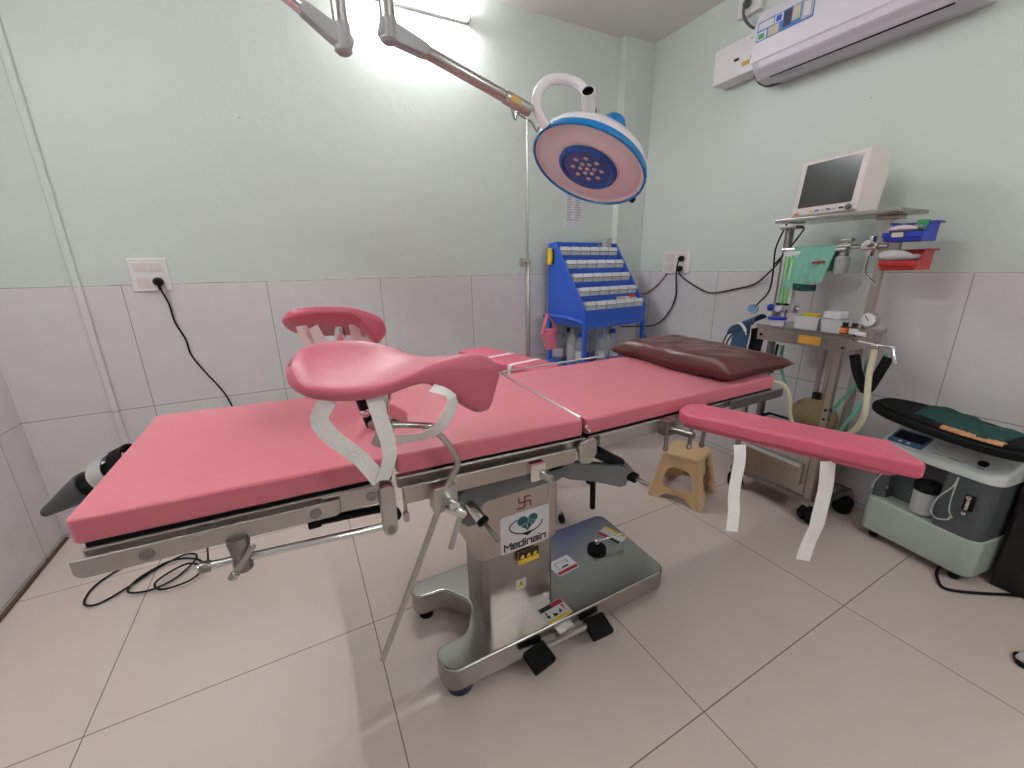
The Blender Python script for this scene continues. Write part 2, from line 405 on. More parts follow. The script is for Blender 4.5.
# ================================================================== THE ROOM
M['wall_b'] = wall_mat('back_wall_finish', 0, 0.0126)
M['wall_s'] = wall_mat('side_wall_finish', 1, -0.684)
M['floor'] = floor_mat()
T = 0.12
struct('floor', MB().box((XL - T, YF - T, -0.12), (XR + T, YB + T, 0.0)), 'floor')
struct('ceiling', MB().box((XL - T, YF - T, ZC), (XR + T, YB + T, ZC + 0.12)), 'ceiling')
struct('wall_back', MB().box((XL - T, YB, 0), (XR + T, YB + T, ZC)), 'wall_b')
struct('wall_left', MB().box((XL - T, YF, 0), (XL, YB, ZC)), 'wall_s')
struct('wall_right', MB().box((XR, YF, 0), (XR + T, YB, ZC)), 'wall_s')
struct('wall_front', MB().box((XL - T, YF - T, 0), (XR + T, YF, ZC)), 'wall_b')
struct('trim_1', MB().box((2.953, YB - 0.06, 0), (XR, YB, ZC), 0.004), 'wall_b')          # pier in the right corner
struct('trim_2', MB().prism(fillet([(-0.150, YB), (-0.146, YB - 0.018), (-0.122, YB - 0.018), (-0.118, YB)], 0.005, 3), 0, ZC), 'wall_b')  # chased pipe on the back wall
struct('baseboard_left', MB().box((XL, YF, 0), (XL + 0.012, YB, 0.014), 0.002), 'wood_brown')

# tube lamps -----------------------------------------------------------------
def tube_lamp(x0, x1, y, z, wall_dy, matname, label, m=None):
    t = thing('tube_light', label, 'lamp', ((x0 + x1) / 2, y, z))
    yw = y + wall_dy
    MB().box((x0, min(yw, y + wall_dy * 0.35), z - 0.018), (x1, max(yw, y + wall_dy * 0.35), z + 0.018), 0.004).build('housing', 'white', t)
    MB().cyl((x0 + 0.02, y, z), (x1 - 0.02, y, z), 0.014, 16).build('diffuser', matname, t)
    for xa, xb in ((x0, x0 + 0.02), (x1 - 0.02, x1)):
        MB().box((xa, min(yw, y - wall_dy * 0.4), z - 0.018), (xb, max(yw, y - wall_dy * 0.4), z + 0.018), 0.004).build('end_cap', 'white', t)
tube_lamp(1.17, 1.82, YB - 0.045, 2.610, 0.045, 'tube_light', 'glowing white tube lamp high on the back wall between the lamp arms')
tube_lamp(1.5, 2.7, YF + 0.05, 2.45, -0.05, 'fill_light_front', 'added tube-shaped fill light high on the unseen wall behind the camera')  # added fill, brightens the floor and right wall from behind the camera
tl = thing('tube_light', 'long white tube lamp high on the left wall out of frame', 'lamp', (XL + 0.045, -0.3, 2.45))
MB().box((XL, -0.9, 2.432), (XL + 0.03, 0.3, 2.468), 0.004).build('housing', 'white', tl)
MB().cyl((XL + 0.045, -0.88, 2.45), (XL + 0.045, 0.28, 2.45), 0.014, 16).build('diffuser', 'tube_light_left', tl)
for y in (-0.9, 0.28): MB().box((XL, y, 2.432), (XL + 0.065, y + 0.02, 2.468), 0.004).build('end_cap', 'white', tl)

# ================================================================== OPERATING TABLE
tb = thing('operating_table', 'stainless steel operating table with pink padded top in the room centre', 'operating table', (1.25, -0.2, 0))
def ztop(x):
    if x < 0.86: return 0.876 - (x - 0.32) / 0.54 * 0.014
    if x < 1.40: return 0.862 - (x - 0.86) / 0.54 * 0.019
    return 0.842
YN, YFAR = -0.452, 0.092
def ztw(x, y): return ztop(x) + 0.010 * (y - YN) / (YFAR - YN)
def mattress(name, poly, material='pink', th=0.05, label=None):
    mb = MB(); mb.prism(poly, -th, 0, bev=0.007, seg=3)
    for v in mb.bm.verts: v.co.z += ztw(v.co.x, v.co.y)
    return mb.build(name, material, tb, smooth=50, label=label)
R_ = 0.012
mattress('foot_cushion', fillet([(0.318, YN), (0.855, YN), (0.855, YFAR), (0.325, YFAR)], R_))
notch = [(0.862, YN), (1.393, YN), (1.405, YFAR), (0.862, YFAR), (0.862, -0.06), (0.93, -0.085), (0.955, -0.18), (0.93, -0.275), (0.862, -0.30)]
mattress('seat_cushion', fillet(notch, [R_, R_, R_, R_, R_, 0.05, 0.06, 0.05, R_]))
mattress('back_cushion', fillet([(1.407, YN), (2.325, YN), (2.335, YFAR), (1.418, YFAR)], R_))
# black boards under the cushions
def board(name, x0, x1):
    mb = MB(); mb.box((x0, YN + 0.012, -0.012), (x1, YFAR - 0.012, 0))
    bmesh.ops.subdivide_edges(mb.bm, edges=mb.bm.edges[:], cuts=4, use_grid_fill=True)
    for v in mb.bm.verts: v.co.z += ztw(v.co.x, v.co.y) - 0.051
    return mb.build(name, 'black', tb)
board('foot_board', 0.33, 0.85); board('seat_board', 0.95, 1.39); board('back_board', 1.41, 2.33)
# side frames (near and far) following the slope of each section
def sloped_bar(x0, x1, y0, y1, d0, d1, bev=0.003):
    """bar hanging d0..d1 under the cushion top between x0 and x1"""
    z0, z1 = ztop(x0), ztop(x1)
    mb = MB(); m = basis((0, y1, 0), (1, 0, 0), (0, 0, 1))     # local xy -> world xz, local z -> world -y
    poly = fillet([(x0, z0 - d1), (x1, z1 - d1), (x1, z1 - d0), (x0, z0 - d0)], 0.004, 2)
    mb.prism(poly, 0, y1 - y0, m, bev=bev, seg=1); return mb
for ya, yb in ((YN + 0.006, YN + 0.030), (YFAR - 0.030, YFAR - 0.006)):
    sloped_bar(0.325, 0.85, ya, yb, 0.063, 0.092).build('foot_frame', 'steel', tb)
    sloped_bar(0.86, 1.41, ya, yb, 0.060, 0.088).build('seat_frame', 'steel', tb)
    sloped_bar(1.42, 2.345, ya, yb, 0.060, 0.082).build('back_frame', 'steel_dark', tb)
# accessory rails stand off the frames
def rail(x0, x1, y0, d0, d1, material, mirror=False, r=0.012):
    z0, z1 = ztop(x0), ztop(x1); ys = (y0 - 0.008) if not mirror else y0
    mb = MB(); poly = fillet([(x0, z0 - d1), (x1, z1 - d1), (x1, z1 - d0), (x0, z0 - d0)], [r, r, 0.004, 0.004], 4)
    mb.prism(poly, 0, 0.008, basis((0, ys + 0.008, 0), (1, 0, 0), (0, 0, 1)), bev=0.002, seg=1)
    for k in range(3):
        x = x0 + (x1 - x0) * (0.08 + 0.42 * k); z = ztop(x) - (d0 + d1) / 2
        a, b = (ys + 0.006, YN + 0.008) if not mirror else (ys + 0.002, YFAR - 0.008)
        mb.cyl((x, a, z), (x, b, z), 0.008, 12)
    return mb.build('side_rail', material, tb)
for mir, y0 in ((False, YN - 0.012), (True, YFAR + 0.012)):
    rail(0.316, 0.735, y0, 0.066, 0.103, 'steel', mir, 0.014)
    rail(0.866, 1.355, y0, 0.074, 0.118, 'steel_warm', mir)
    rail(1.44, 2.00, y0, 0.048, 0.090, 'steel', mir)
    rail(2.04, 2.36, y0, 0.050, 0.085, 'steel_dark', mir)
# bolt heads on the near rails
for x in (0.414, 0.685, 0.80, 1.405):
    z = ztop(x) - 0.085
    MB().lathe([(0.0, 0.0), (0.005, 0.0015), (0.011, 0.0015), (0.0115, 0), (0.0115, -0.006)][::-1], axis_m((x, YN - (0.0215 if x < 0.78 else 0.0055), z), (x, YN - 0.1, z)), 18).build('bolt', 'steel_dark', tb)
# upper frame plate between foot and seat with the hanging bracket
sloped_bar(0.70, 0.85, YN - 0.004, YN + 0.004, 0.062, 0.108).build('joint_plate', 'steel', tb)
br = MB(); br.prism(fillet([(0.814, 0.805), (0.848, 0.805), (0.846, 0.692), (0.838, 0.680), (0.822, 0.680), (0.814, 0.692)], 0.012), 0, 0.03, basis((0, YN, 0), (1, 0, 0), (0, 0, 1)), bev=0.003)
br.build('hanger_bracket', 'steel', tb)
MB().cyl((0.831, YN - 0.034, 0.697), (0.831, YN + 0.01, 0.697), 0.010, 16, 0.002).build('bolt', 'steel_dark', tb)
MB().cyl((0.475, YN - 0.018, 0.731), (0.825, YN - 0.018, 0.703), 0.0085, 16, 0.002).build('adjusting_rod', 'chrome', tb)
MB().cyl((0.478, YN - 0.018, 0.7308), (0.497, YN - 0.018, 0.7292), 0.0115, 16, 0.003).build('rod_cap', 'steel_dark', tb)
cl = MB(); cl.lathe([(0.018, 0.0), (0.020, 0.01), (0.015, 0.040), (0.017, 0.052), (0.017, 0.070), (0.010, 0.076)], axis_m((0.546, YN - 0.018, 0.775), (0.546, YN - 0.022, 0.66)), 18)
tcl = cl.build('rod_clamp', 'steel_dark', tb)
MB().cyl((0.572, YN - 0.038, 0.760), (0.530, YN - 0.038, 0.704), 0.006, 12, 0.002).cyl((0.535, YN - 0.038, 0.711), (0.526, YN - 0.038, 0.699), 0.0085, 12, 0.003).build('clamp_handle', 'steel', tcl)
# gas spring and black actuator under the foot joint
MB().tube([(0.672, -0.205, 0.603), (0.78, -0.205, 0.594), (0.872, -0.205, 0.586)], 0.012, 12).box((0.655, -0.218, 0.588), (0.69, -0.192, 0.612), 0.005).box((0.664, -0.214, 0.60), (0.682, -0.196, 0.79), 0.003).build('actuator', 'black', tb)
MB().cyl((0.885, -0.218, 0.556), (0.885, -0.190, 0.556), 0.019, 20, 0.004).box((0.866, -0.212, 0.552), (0.884, -0.198, 0.60), 0.003).build('actuator_knob', 'black', tb)
MB().cyl((0.919, -0.212, 0.545), (0.919, -0.196, 0.545), 0.0095, 16, 0.002).cyl((0.919, -0.212, 0.530), (0.919, -0.196, 0.530), 0.0095, 16, 0.002).box((0.913, -0.206, 0.53), (0.925, -0.202, 0.745), 0.001).build('clevis_pin', 'steel', tb)
# under-frame: cross members and saddle on top of the column
MB().box((1.06, -0.40, 0.715), (1.40, 0.04, 0.75), 0.006).build('saddle', 'steel_dark', tb)
for x0, x1, z0, z1 in ((0.95, 1.02, 0.735, 0.765), (1.33, 1.40, 0.73, 0.765), (1.95, 2.0, 0.752, 0.78), (0.62, 0.66, 0.768, 0.795)):
    MB().box((x0, -0.425, z0), (x1, 0.065, z1), 0.004).build('cross_member', 'steel_dark', tb)
# hinge between seat and back
hp = MB(); hp.prism(fillet([(1.365, 0.78), (1.43, 0.79), (1.435, 0.735), (1.41, 0.705), (1.375, 0.715)], 0.015), 0, 0.012, basis((0, YN - 0.004, 0), (1, 0, 0), (0, 0, 1)), bev=0.002, seg=1)
hp.build('hinge_plate', 'steel', tb)
MB().cyl((1.432, -0.40, 0.735), (1.605, -0.388, 0.622), 0.020, 18, 0.003).build('gas_spring', 'black', tb)
# thin steel edge bars round the back cushion (anaesthesia frame)
MB().tube([(1.396, YN + 0.02, 0.842), (1.402, YFAR - 0.01, 0.856), (1.412, YFAR + 0.006, 0.862), (1.93, YFAR + 0.006, 0.866)], 0.0045, 8).tube([(1.398, YN - 0.006, 0.824), (1.412, YN - 0.006, 0.806)], 0.005, 8).build('edge_bar', 'chrome', tb)
# column
def chamfer_box(x0, x1, y0, y1, z0, z1, c, material, name, bev=0.004):
    poly = fillet([(x0 + c, y0), (x1 - c, y0), (x1, y0 + c), (x1, y1 - c), (x1 - c, y1), (x0 + c, y1), (x0, y1 - c), (x0, y0 + c)], 0.012, 3)
    return MB().prism(poly, z0, z1, bev=bev).build(name, material, tb)
chamfer_box(1.120, 1.388, -0.322, -0.150, 0.118, 0.42, 0.016, 'steel_low', 'lower_column')
sl = chamfer_box(1.100, 1.398, -0.335, -0.135, 0.385, 0.665, 0.016, 'steel_warm', 'column_sleeve')
hd = MB(); hd.prism(fillet([(1.042, 0.56), (1.065, 0.535), (1.098, 0.535), (1.105, 0.585), (1.125, 0.600), (1.345, 0.600), (1.398, 0.600), (1.398, 0.672), (1.075, 0.672), (1.042, 0.645)], 0.012), 0, 0.225, basis((0, -0.122, 0), (1, 0, 0), (0, 0, 1)), bev=0.005)
hd.build('column_head', 'grey_paint', tb)
MB().box((1.10, -0.33, 0.668), (1.25, -0.08, 0.715), 0.004).build('head_block', 'black', tb)
MB().box((1.345, -0.350, 0.640), (1.402, -0.30, 0.668), 0.006).build('corner_cap', 'black', tb)
kb = MB().cyl((1.072, -0.345, 0.614), (1.091, -0.396, 0.578), 0.0165, 20, 0.002).build('crank_socket', 'chrome', tb)
MB().cyl((1.089, -0.390, 0.582), (1.094, -0.403, 0.573), 0.018, 20, 0.003).build('socket_cap', 'black', kb)
MB().cyl((1.094, -0.403, 0.573), (1.114, -0.453, 0.538), 0.006, 12, 0.002).build('crank_shaft', 'steel_dark', kb)
# grey lever plate to the right of the column with its own crank socket
lv = MB(); u_ = Vector((0.205, -0.11, 0)).normalized()
poly = fillet([(0, 0.032), (0.02, 0.045), (0.20, 0.028), (0.236, 0.022), (0.24, -0.045), (0.215, -0.05), (0.13, -0.028), (0.05, -0.02), (0.0, 0.0)], 0.02)
lv.prism(poly, 0, 0.026, basis((1.392, -0.305, 0.612), u_, (0, 0, 1)), bev=0.004)
lvo = lv.build('lever_arm', 'grey_paint', tb)
MB().cyl((1.610, -0.390, 0.610), (1.600, -0.440, 0.600), 0.023, 20, 0.003).build('lever_boss', 'grey_paint', lvo)
MB().cyl((1.603, -0.425, 0.602), (1.612, -0.460, 0.597), 0.017, 20, 0.003).build('socket_cap', 'black', lvo)
MB().cyl((1.611, -0.455, 0.598), (1.626, -0.498, 0.592), 0.0065, 12, 0.002).build('crank_shaft', 'steel', lvo)
MB().cyl((1.512, -0.362, 0.585), (1.516, -0.362, 0.462), 0.0095, 14, 0.003).build('guide_rod', 'black', lvo)
# loose rail clamp on the near rail
ck = MB().box((1.190, YN - 0.050, 0.722), (1.236, YN - 0.018, 0.772), 0.005).build('rail_clamp', 'chrome', tb)
MB().cyl((1.222, YN - 0.045, 0.735), (1.240, YN - 0.072, 0.732), 0.010, 14, 0.003).cyl((1.238, YN - 0.066, 0.734), (1.230, YN - 0.068, 0.660), 0.005, 12, 0.002).build('clamp_handle', 'steel', ck)
# base
bp = fillet([(1.848, -0.428), (0.945, -0.428), (0.937, -0.320), (1.05, -0.318), (1.115, -0.21), (1.05, -0.105), (0.937, -0.098), (0.940, -0.012), (1.865, -0.012)],
            [0.045, 0.05, 0.035, 0.05, 0.06, 0.05, 0.035, 0.03, 0.045], 6)
MB().prism(bp, 0.040, 0.122, bev=0.009, seg=3).build('base', 'steel_flat', tb)
for x, y in ((1.0, -0.375), (1.81, -0.37), (0.985, -0.06), (1.81, -0.06)):
    k_ = 1.0 if (x, y) == (1.0, -0.375) else 0.62
    MB().lathe([(0.036 * k_, 0.0), (0.042 * k_, 0.004), (0.042 * k_, 0.036), (0.02 * k_, 0.045)], Matrix.Translation((x, y, 0.0)), 24).build('foot', 'navy' if (x, y) == (1.0, -0.375) else 'rubber', tb)
# foot pedals
pl = MB().tube([(1.235, -0.452, 0.075), (1.30, -0.452, 0.078), (1.345, -0.447, 0.072), (1.39, -0.447, 0.072), (1.43, -0.452, 0.078), (1.475, -0.455, 0.075)], 0.011, 10, 4).box((1.33, -0.45, 0.055), (1.40, -0.40, 0.088), 0.006).build('pedal_bar', 'steel', tb)
for x, ang in ((1.235, 0.15), (1.472, -0.05)):
    m = Matrix.Translation((x, -0.470, 0.072)) @ Euler((0.25, 0, ang)).to_matrix().to_4x4()
    MB().box((-0.042, -0.036, -0.012), (0.042, 0.036, 0.014), 0.007, 3, m).build('pedal', 'rubber', pl)
# brake lever on the base
bl = MB().lathe([(0.038, 0), (0.040, 0.004), (0.038, 0.014), (0.01, 0.018)], Matrix.Translation((1.680, -0.208, 0.122)), 28).build('brake_disc', 'rubber', tb)
MB().cyl((1.680, -0.208, 0.135), (1.680, -0.208, 0.172), 0.010, 16, 0.003).cyl((1.668, -0.206, 0.166), (1.800, -0.228, 0.168), 0.005, 12, 0.002).ball((1.803, -0.228, 0.168), 0.008, 12).build('brake_handle', 'chrome', bl)

# decals --------------------------------------------------------------------
def decal_frame(o, x, y):
    return basis(o, x, y)
F_col = lambda x, z, y=-0.3352: basis((x, y, z), (1, 0, 0), (0, 0, 1))    # local +z points to -y (out of the near face)
def F_base(x, y, a): return Matrix.Translation((x, y, 0.1222)) @ Matrix.Rotation(a, 4, 'Z')
def rect(mb, x0, y0, x1, y1, m, z0=0.0, z1=0.0006): mb.prism([(x0, y0), (x1, y0), (x1, y1), (x0, y1)], z0, z1, m); return mb
m0 = F_col(1.264, 0.452)
pn = MB().prism(fillet([(-0.090, -0.068), (0.090, -0.068), (0.090, 0.068), (-0.090, 0.068)], 0.008), 0, 0.0012, m0).build('name_plate', 'paper', tb, 'white printed plate with a green heart emblem')
lt = MB(); STR = {'M': (0.025, [[(0, 0), (0, 1), (.5, .45), (1, 1), (1, 0)]]), 'e': (0.0175, [[(1, 0), (0, 0), (0, .7), (1, .7), (1, .36), (0, .36)]]), 'd': (0.0175, [[(1, 1), (1, 0), (0, 0), (0, .7), (1, .7)]]), 'i': (0.001, [[(0, 0), (0, .62)], [(0, .98), (0, 1.02)]]), 'n': (0.0175, [[(0, 0), (0, .7), (1, .7), (1, 0)]]), 'a': (0.0175, [[(0, .7), (1, .7), (1, 0), (0, 0), (0, .36), (1, .36)]])}
lx = -0.077
for ch in 'Medinain':
    wl, strokes = STR[ch][0] * 0.93, STR[ch][1]
    for stp in strokes:
        for (xa, ya), (xb, yb) in zip(stp, stp[1:]):
            A_ = Vector((lx + xa * wl, -0.057 + ya * 0.023)); B_ = Vector((lx + xb * wl, -0.057 + yb * 0.023)); dd = (B_ - A_).normalized() * 0.0025; nd = Vector((-dd.y, dd.x))
            lt.prism([tuple(A_ - dd - nd), tuple(B_ + dd - nd), tuple(B_ + dd + nd), tuple(A_ - dd + nd)], 0.0012, 0.0018, m0)
    lx += wl + 0.0066
lt.build('lettering', 'ink', pn)
hpts = []
for k in range(40):
    t = 2 * PI * k / 40
    hpts.append((0.0027 * 16 * math.sin(t) ** 3 * 0.88, 0.0021 * (13 * math.cos(t) - 5 * math.cos(2 * t) - 2 * math.cos(3 * t) - math.cos(4 * t)) * 0.98))
MB().prism(hpts, 0.0012, 0.0017, m0 @ Matrix.Translation((0.008, 0.026, 0))).build('heart_emblem', 'teal', pn)
ecg = [(-0.04, 0.014), (-0.016, 0.014), (-0.010, 0.020), (-0.002, 0.000), (0.006, 0.046), (0.014, 0.008), (0.020, 0.026), (0.026, 0.018), (0.044, 0.020)]
MB().ribbon([m0 @ Vector((x + 0.008, y + 0.004, 0.0019)) for x, y in ecg], (m0.to_3x3() @ Vector((0.3, 1, 0))), 0.0018, 0.0004, 1).build('pulse_line', 'paper', pn)
orb = [(-0.030, 0.044), (-0.052, 0.034), (-0.058, 0.020), (-0.046, 0.004), (-0.02, -0.010), (0.008, -0.015), (0.04, -0.010), (0.060, 0.004), (0.062, 0.018)]
MB().ribbon([m0 @ Vector((x, y, 0.0016)) for x, y in orb], [m0.to_3x3() @ Vector(v) for v in ((0.3, 1, 0), (0.8, 1, 0), (1, 0.1, 0), (1, 1, 0), (0.4, 1, 0), (0, 1, 0), (-0.4, 1, 0), (-1, 1, 0), (-1, 0.1, 0))], 0.004, 0.0004, 5).prism([(-0.02, -0.011), (0.034, -0.010), (0.008, -0.025)], 0.0012, 0.0017, m0).build('orbit_mark', 'ink', pn)
# hand drawn red auspicious mark above the plate (faded, as on the photograph)
ms = F_col(1.263, 0.553)
sd = MB()
for x0, y0, x1, y1 in ((-0.0025, -0.020, 0.0025, 0.020), (-0.022, -0.0025, 0.022, 0.0025), (-0.024, 0.002, -0.019, 0.020), (0.019, -0.020, 0.024, -0.002), (0.002, 0.0155, 0.022, 0.020), (-0.030, -0.022, -0.002, -0.0165)):
    rect(sd, x0, y0, x1, y1, ms)
sd.build('red_mark', 'sindoor', tb, 'faded red hand-drawn mark above the plate')
m1 = F_col(1.276, 0.347)
st = rect(MB(), -0.040, -0.026, 0.040, 0.026, m1).build('warning_sticker', 'yellow', tb, 'black and yellow warning sticker')
sk = rect(MB(), -0.039, -0.007, 0.039, 0.0255, m1, 0.0006, 0.001)
sk.build('black_field', 'ink', st)
pk = MB()
for dx in (-0.024, 0, 0.024):
    pk.prism([(dx - 0.008, -0.003), (dx + 0.006, -0.005), (dx + 0.008, 0.004), (dx + 0.002, 0.010), (dx - 0.004, 0.005)], 0.001, 0.0013, m1)
pk.build('pictogram', 'yellow', st)
m2 = F_col(1.253, 0.232, -0.3222)
s2 = rect(MB(), -0.019, -0.019, 0.019, 0.019, m2).build('hazard_sticker', 'paper', tb, 'small white sticker with a yellow hazard triangle')
MB().prism([(-0.015, -0.013), (0.015, -0.013), (0, 0.014)], 0.0006, 0.0009, m2).build('triangle', 'yellow', s2)
rect(rect(MB(), -0.0015, -0.004, 0.0015, 0.007, m2, 0.0009, 0.0012), -0.0015, -0.009, 0.0015, -0.006, m2, 0.0009, 0.0012).build('exclamation_mark', 'ink', s2)
# stickers on the base plate
m3 = F_base(1.505, -0.215, 0.08)
s3 = MB().prism(fillet([(-0.052, -0.040), (0.052, -0.040), (0.052, 0.040), (-0.052, 0.040)], 0.006), 0, 0.0008, m3).build('base_sticker', 'paper', tb, 'white sticker with a red band on the base')
rect(MB(), -0.048, -0.036, 0.048, -0.021, m3, 0.0008, 0.0012).build('red_band', 'red', s3)
g = rect(MB(), -0.012, -0.012, 0.018, -0.004, m3, 0.0008, 0.0012)
for a in ((-0.03, -0.014, -0.028, 0.022), (-0.03, 0.020, 0.03, 0.022), (0.028, 0.004, 0.030, 0.022), (-0.03, -0.014, -0.012, -0.012), (0.006, 0.010, 0.03, 0.0115)): rect(g, *a, m3, 0.0008, 0.0012)
g.build('drawing', 'ink', s3)
m4 = F_base(1.352, -0.385, 0.08)
s4 = MB().prism(fillet([(-0.05, -0.036), (0.05, -0.036), (0.05, 0.036), (-0.05, 0.036)], 0.006), 0, 0.0008, m4).build('base_sticker', 'paper', tb, 'white sticker with arrows beside the pedals')
rect(MB(), -0.048, 0.016, 0.0, 0.034, m4, 0.0008, 0.0012).build('black_band', 'ink', s4)
rect(MB(), 0.0, 0.016, 0.048, 0.034, m4, 0.0008, 0.0012).build('red_band', 'red', s4)
rect(MB(), -0.048, -0.034, 0.048, -0.024, m4, 0.0008, 0.0012).build('yellow_band', 'yellow', s4)
a = rect(MB(), -0.037, -0.006, -0.032, 0.012, m4, 0.0008, 0.0012).prism([(-0.043, -0.005), (-0.034, -0.018), (-0.026, -0.005)], 0.0008, 0.0012, m4)
a.prism([(-0.016, -0.018), (0.002, -0.018), (0.000, -0.008), (-0.008, -0.008), (-0.012, 0.000)], 0.0008, 0.0012, m4).prism([(0.006, -0.016), (0.022, -0.012), (0.020, 0.002), (0.014, -0.004)], 0.0008, 0.0012, m4)
a.build('pictogram', 'ink', s4)
rect(MB(), 0.033, -0.012, 0.037, 0.004, m4, 0.0008, 0.0012).prism([(0.028, 0.003), (0.042, 0.003), (0.035, 0.014)], 0.0008, 0.0012, m4).build('red_arrow', 'red', s4)
m5 = F_base(1.800, -0.165, 0.30)
s5 = MB().prism(fillet([(-0.036, -0.055), (0.036, -0.055), (0.036, 0.055), (-0.036, 0.055)], 0.006), 0, 0.0008, m5).build('base_sticker', 'paper', tb, 'white sticker under the brake lever')
rect(MB(), 0.020, -0.053, 0.035, 0.053, m5, 0.0008, 0.0012).build('yellow_band', 'yellow', s5)
rect(MB(), -0.035, -0.053, -0.016, 0.0, m5, 0.0008, 0.0012).build('black_band', 'ink', s5)
rect(MB(), -0.035, 0.0, -0.016, 0.053, m5, 0.0008, 0.0012).build('red_band', 'red', s5)

# ================================================================== LEG SUPPORTS
def lerp_pts(P, s):
    n = len(P) - 1; k = min(int(s * n), n - 1); t = s * n - k
    return Vector(P[k]).lerp(Vector(P[k + 1]), t)
def leg_support(name, label, outer, inner, stem, straps, rods, clampz, far=False, lobe=0.03, drop_z=0.95):
    r = thing(name, label, 'leg support', (0.95, YFAR + 0.03 if far else YN - 0.03, clampz), 0, 'padded leg supports clamped to the table')
    O = catmull(outer, 5); I = catmull(inner, 5); rings_n = []
    mb = MB(); th = 0.040; NU, NP = 44, 28
    t = bmesh.new(); rings = []
    pw_ = lambda x, e: math.copysign(abs(x) ** e, x)
    for i in range(NU + 1):
        u = 0.5 - 0.5 * math.cos(PI * i / NU)
        a, b = lerp_pts(O, u), lerp_pts(I, u)
        c = (a + b) / 2; ac = (a - b) / 2
        du = (lerp_pts(O, min(1, u + 0.04)) + lerp_pts(I, min(1, u + 0.04)) - lerp_pts(O, max(0, u - 0.04)) - lerp_pts(I, max(0, u - 0.04))).normalized()
        n = du.cross(ac.normalized()).normalized()
        if n.z * (1 if u < 0.8 else 0) < 0: n = -n
        if rings_n and n.dot(rings_n[-1]) < 0: n = -n
        rings_n.append(n)
        ka = 1.0
        if u < 0.22: ka = max(0, 1 - ((0.22 - u) / 0.22) ** 2.4) ** 0.5
        if u > 0.90: ka = max(0, 1 - ((u - 0.90) / 0.10) ** 2.6) ** 0.5
        ke = 1.0
        if u < 0.06: ke = max(0, 1 - ((0.06 - u) / 0.06) ** 2) ** 0.5
        if u > 0.95: ke = max(0, 1 - ((u - 0.95) / 0.05) ** 2) ** 0.5
        ka = max(ka, 0.02); ke = max(ke, 0.02)
        sm_ = min(1, max(0, (u - 0.50) / 0.27)); sm_ = sm_ * sm_ * (3 - 2 * sm_)
        th_ = th + lobe * sm_
        ring = []
        for k in range(NP):
            f = 2 * PI * k / NP
            x = pw_(math.cos(f), 0.42); z = pw_(math.sin(f), 0.50)
            # the lobe is deepest on the outer side and is solid down to its underside
            tt = th_ * (0.5 - 0.5 * z * ke) - 0.5 * th_ * (1 - ke)
            sag = -0.014 * (1 - x * x) * max(0, z) * (1 - sm_)
            low = sm_ * max(0.0, 0.5 - 0.5 * z) * (1 - 0.55 * max(0, (u - 0.86) / 0.14) ** 2)
            q = c + ac * (x * ka)
            p = q - n * (0.036 * (0.5 - 0.5 * z * ke)) + n * sag
            if lobe and low > 0:
                p.z = min(p.z, p.z * (1 - low) + (drop_z + 0.03 * (1 - ka)) * low)
            ring.append(t.verts.new(p))
        rings.append(ring)
    for p, q in zip(rings, rings[1:]):
        for k in range(NP): t.faces.new((p[k], p[(k + 1) % NP], q[(k + 1) % NP], q[k]))
    t.faces.new(rings[0][::-1]); t.faces.new(rings[-1])
    bmesh.ops.recalc_face_normals(t, faces=t.faces[:])
    mb.merge(t)
    pad = mb.build('pad', 'pink_dark', r, smooth=75)
    s_ = MB(); s_.cyl(stem[0], stem[1], 0.012, 16, 0.002).cyl(Vector(stem[0]).lerp(Vector(stem[1]), 0.55), stem[1], 0.017, 16, 0.003)
    s_.build('pad_stem', 'chrome', r)
    j = MB().cyl(Vector(stem[0]) + Vector((0, -0.02, -0.012)), Vector(stem[0]) + Vector((0, 0.02, -0.012)), 0.016, 18, 0.003).cyl(Vector(stem[0]) + Vector((-0.02, 0, -0.05)), Vector(stem[0]) + Vector((0.008, 0, 0.01)), 0.012, 18, 0.003)
    j.build('joint', 'steel', r)
    MB().tube(rods, 0.0072, 12, 5).build('support_rod', 'steel', r)
    yc = (YFAR + 0.036) if far else (YN - 0.036); sgn = 1 if far else -1
    MB().box((0.925, min(yc - 0.02, yc + 0.02), clampz - 0.035), (0.985, max(yc - 0.02, yc + 0.02), clampz + 0.03), 0.006).build('rail_clamp', 'steel', r)
    MB().cyl((0.955, yc, clampz - 0.02), (0.968, yc + sgn * 0.055, clampz - 0.012), 0.017, 16, 0.004).cyl((0.968, yc + sgn * 0.05, clampz - 0.012), (0.985, yc + sgn * 0.06, clampz - 0.03), 0.011, 14, 0.003).build('clamp_knob', 'chrome', r)
    MB().cyl((0.975, yc + sgn * 0.055, clampz - 0.03), (0.945, yc + sgn * 0.06, clampz - 0.105), 0.0065, 12, 0.002).build('clamp_handle', 'steel', r)
    for pts, wd in straps: MB().ribbon(pts, wd, 0.032, 0.0014, 2).build('strap', 'tape', r)
    return r
no = [(0.690, -0.530, 1.102), (0.700, -0.545, 1.080), (0.724, -0.556, 1.072), (0.770, -0.562, 1.062), (0.83, -0.562, 1.062), (0.89, -0.557, 1.076), (0.95, -0.55, 1.096), (1.010, -0.545, 1.100), (1.060, -0.54, 1.092), (1.092, -0.535, 1.064), (1.098, -0.53, 1.019)]
ni = [(0.694, -0.40, 1.118), (0.712, -0.385, 1.124), (0.745, -0.378, 1.128), (0.80, -0.375, 1.128), (0.85, -0.378, 1.120), (0.90, -0.382, 1.100), (0.95, -0.39, 1.078), (1.010, -0.40, 1.068), (1.060, -0.41, 1.058), (1.090, -0.415, 1.03), (1.096, -0.42, 0.985)]
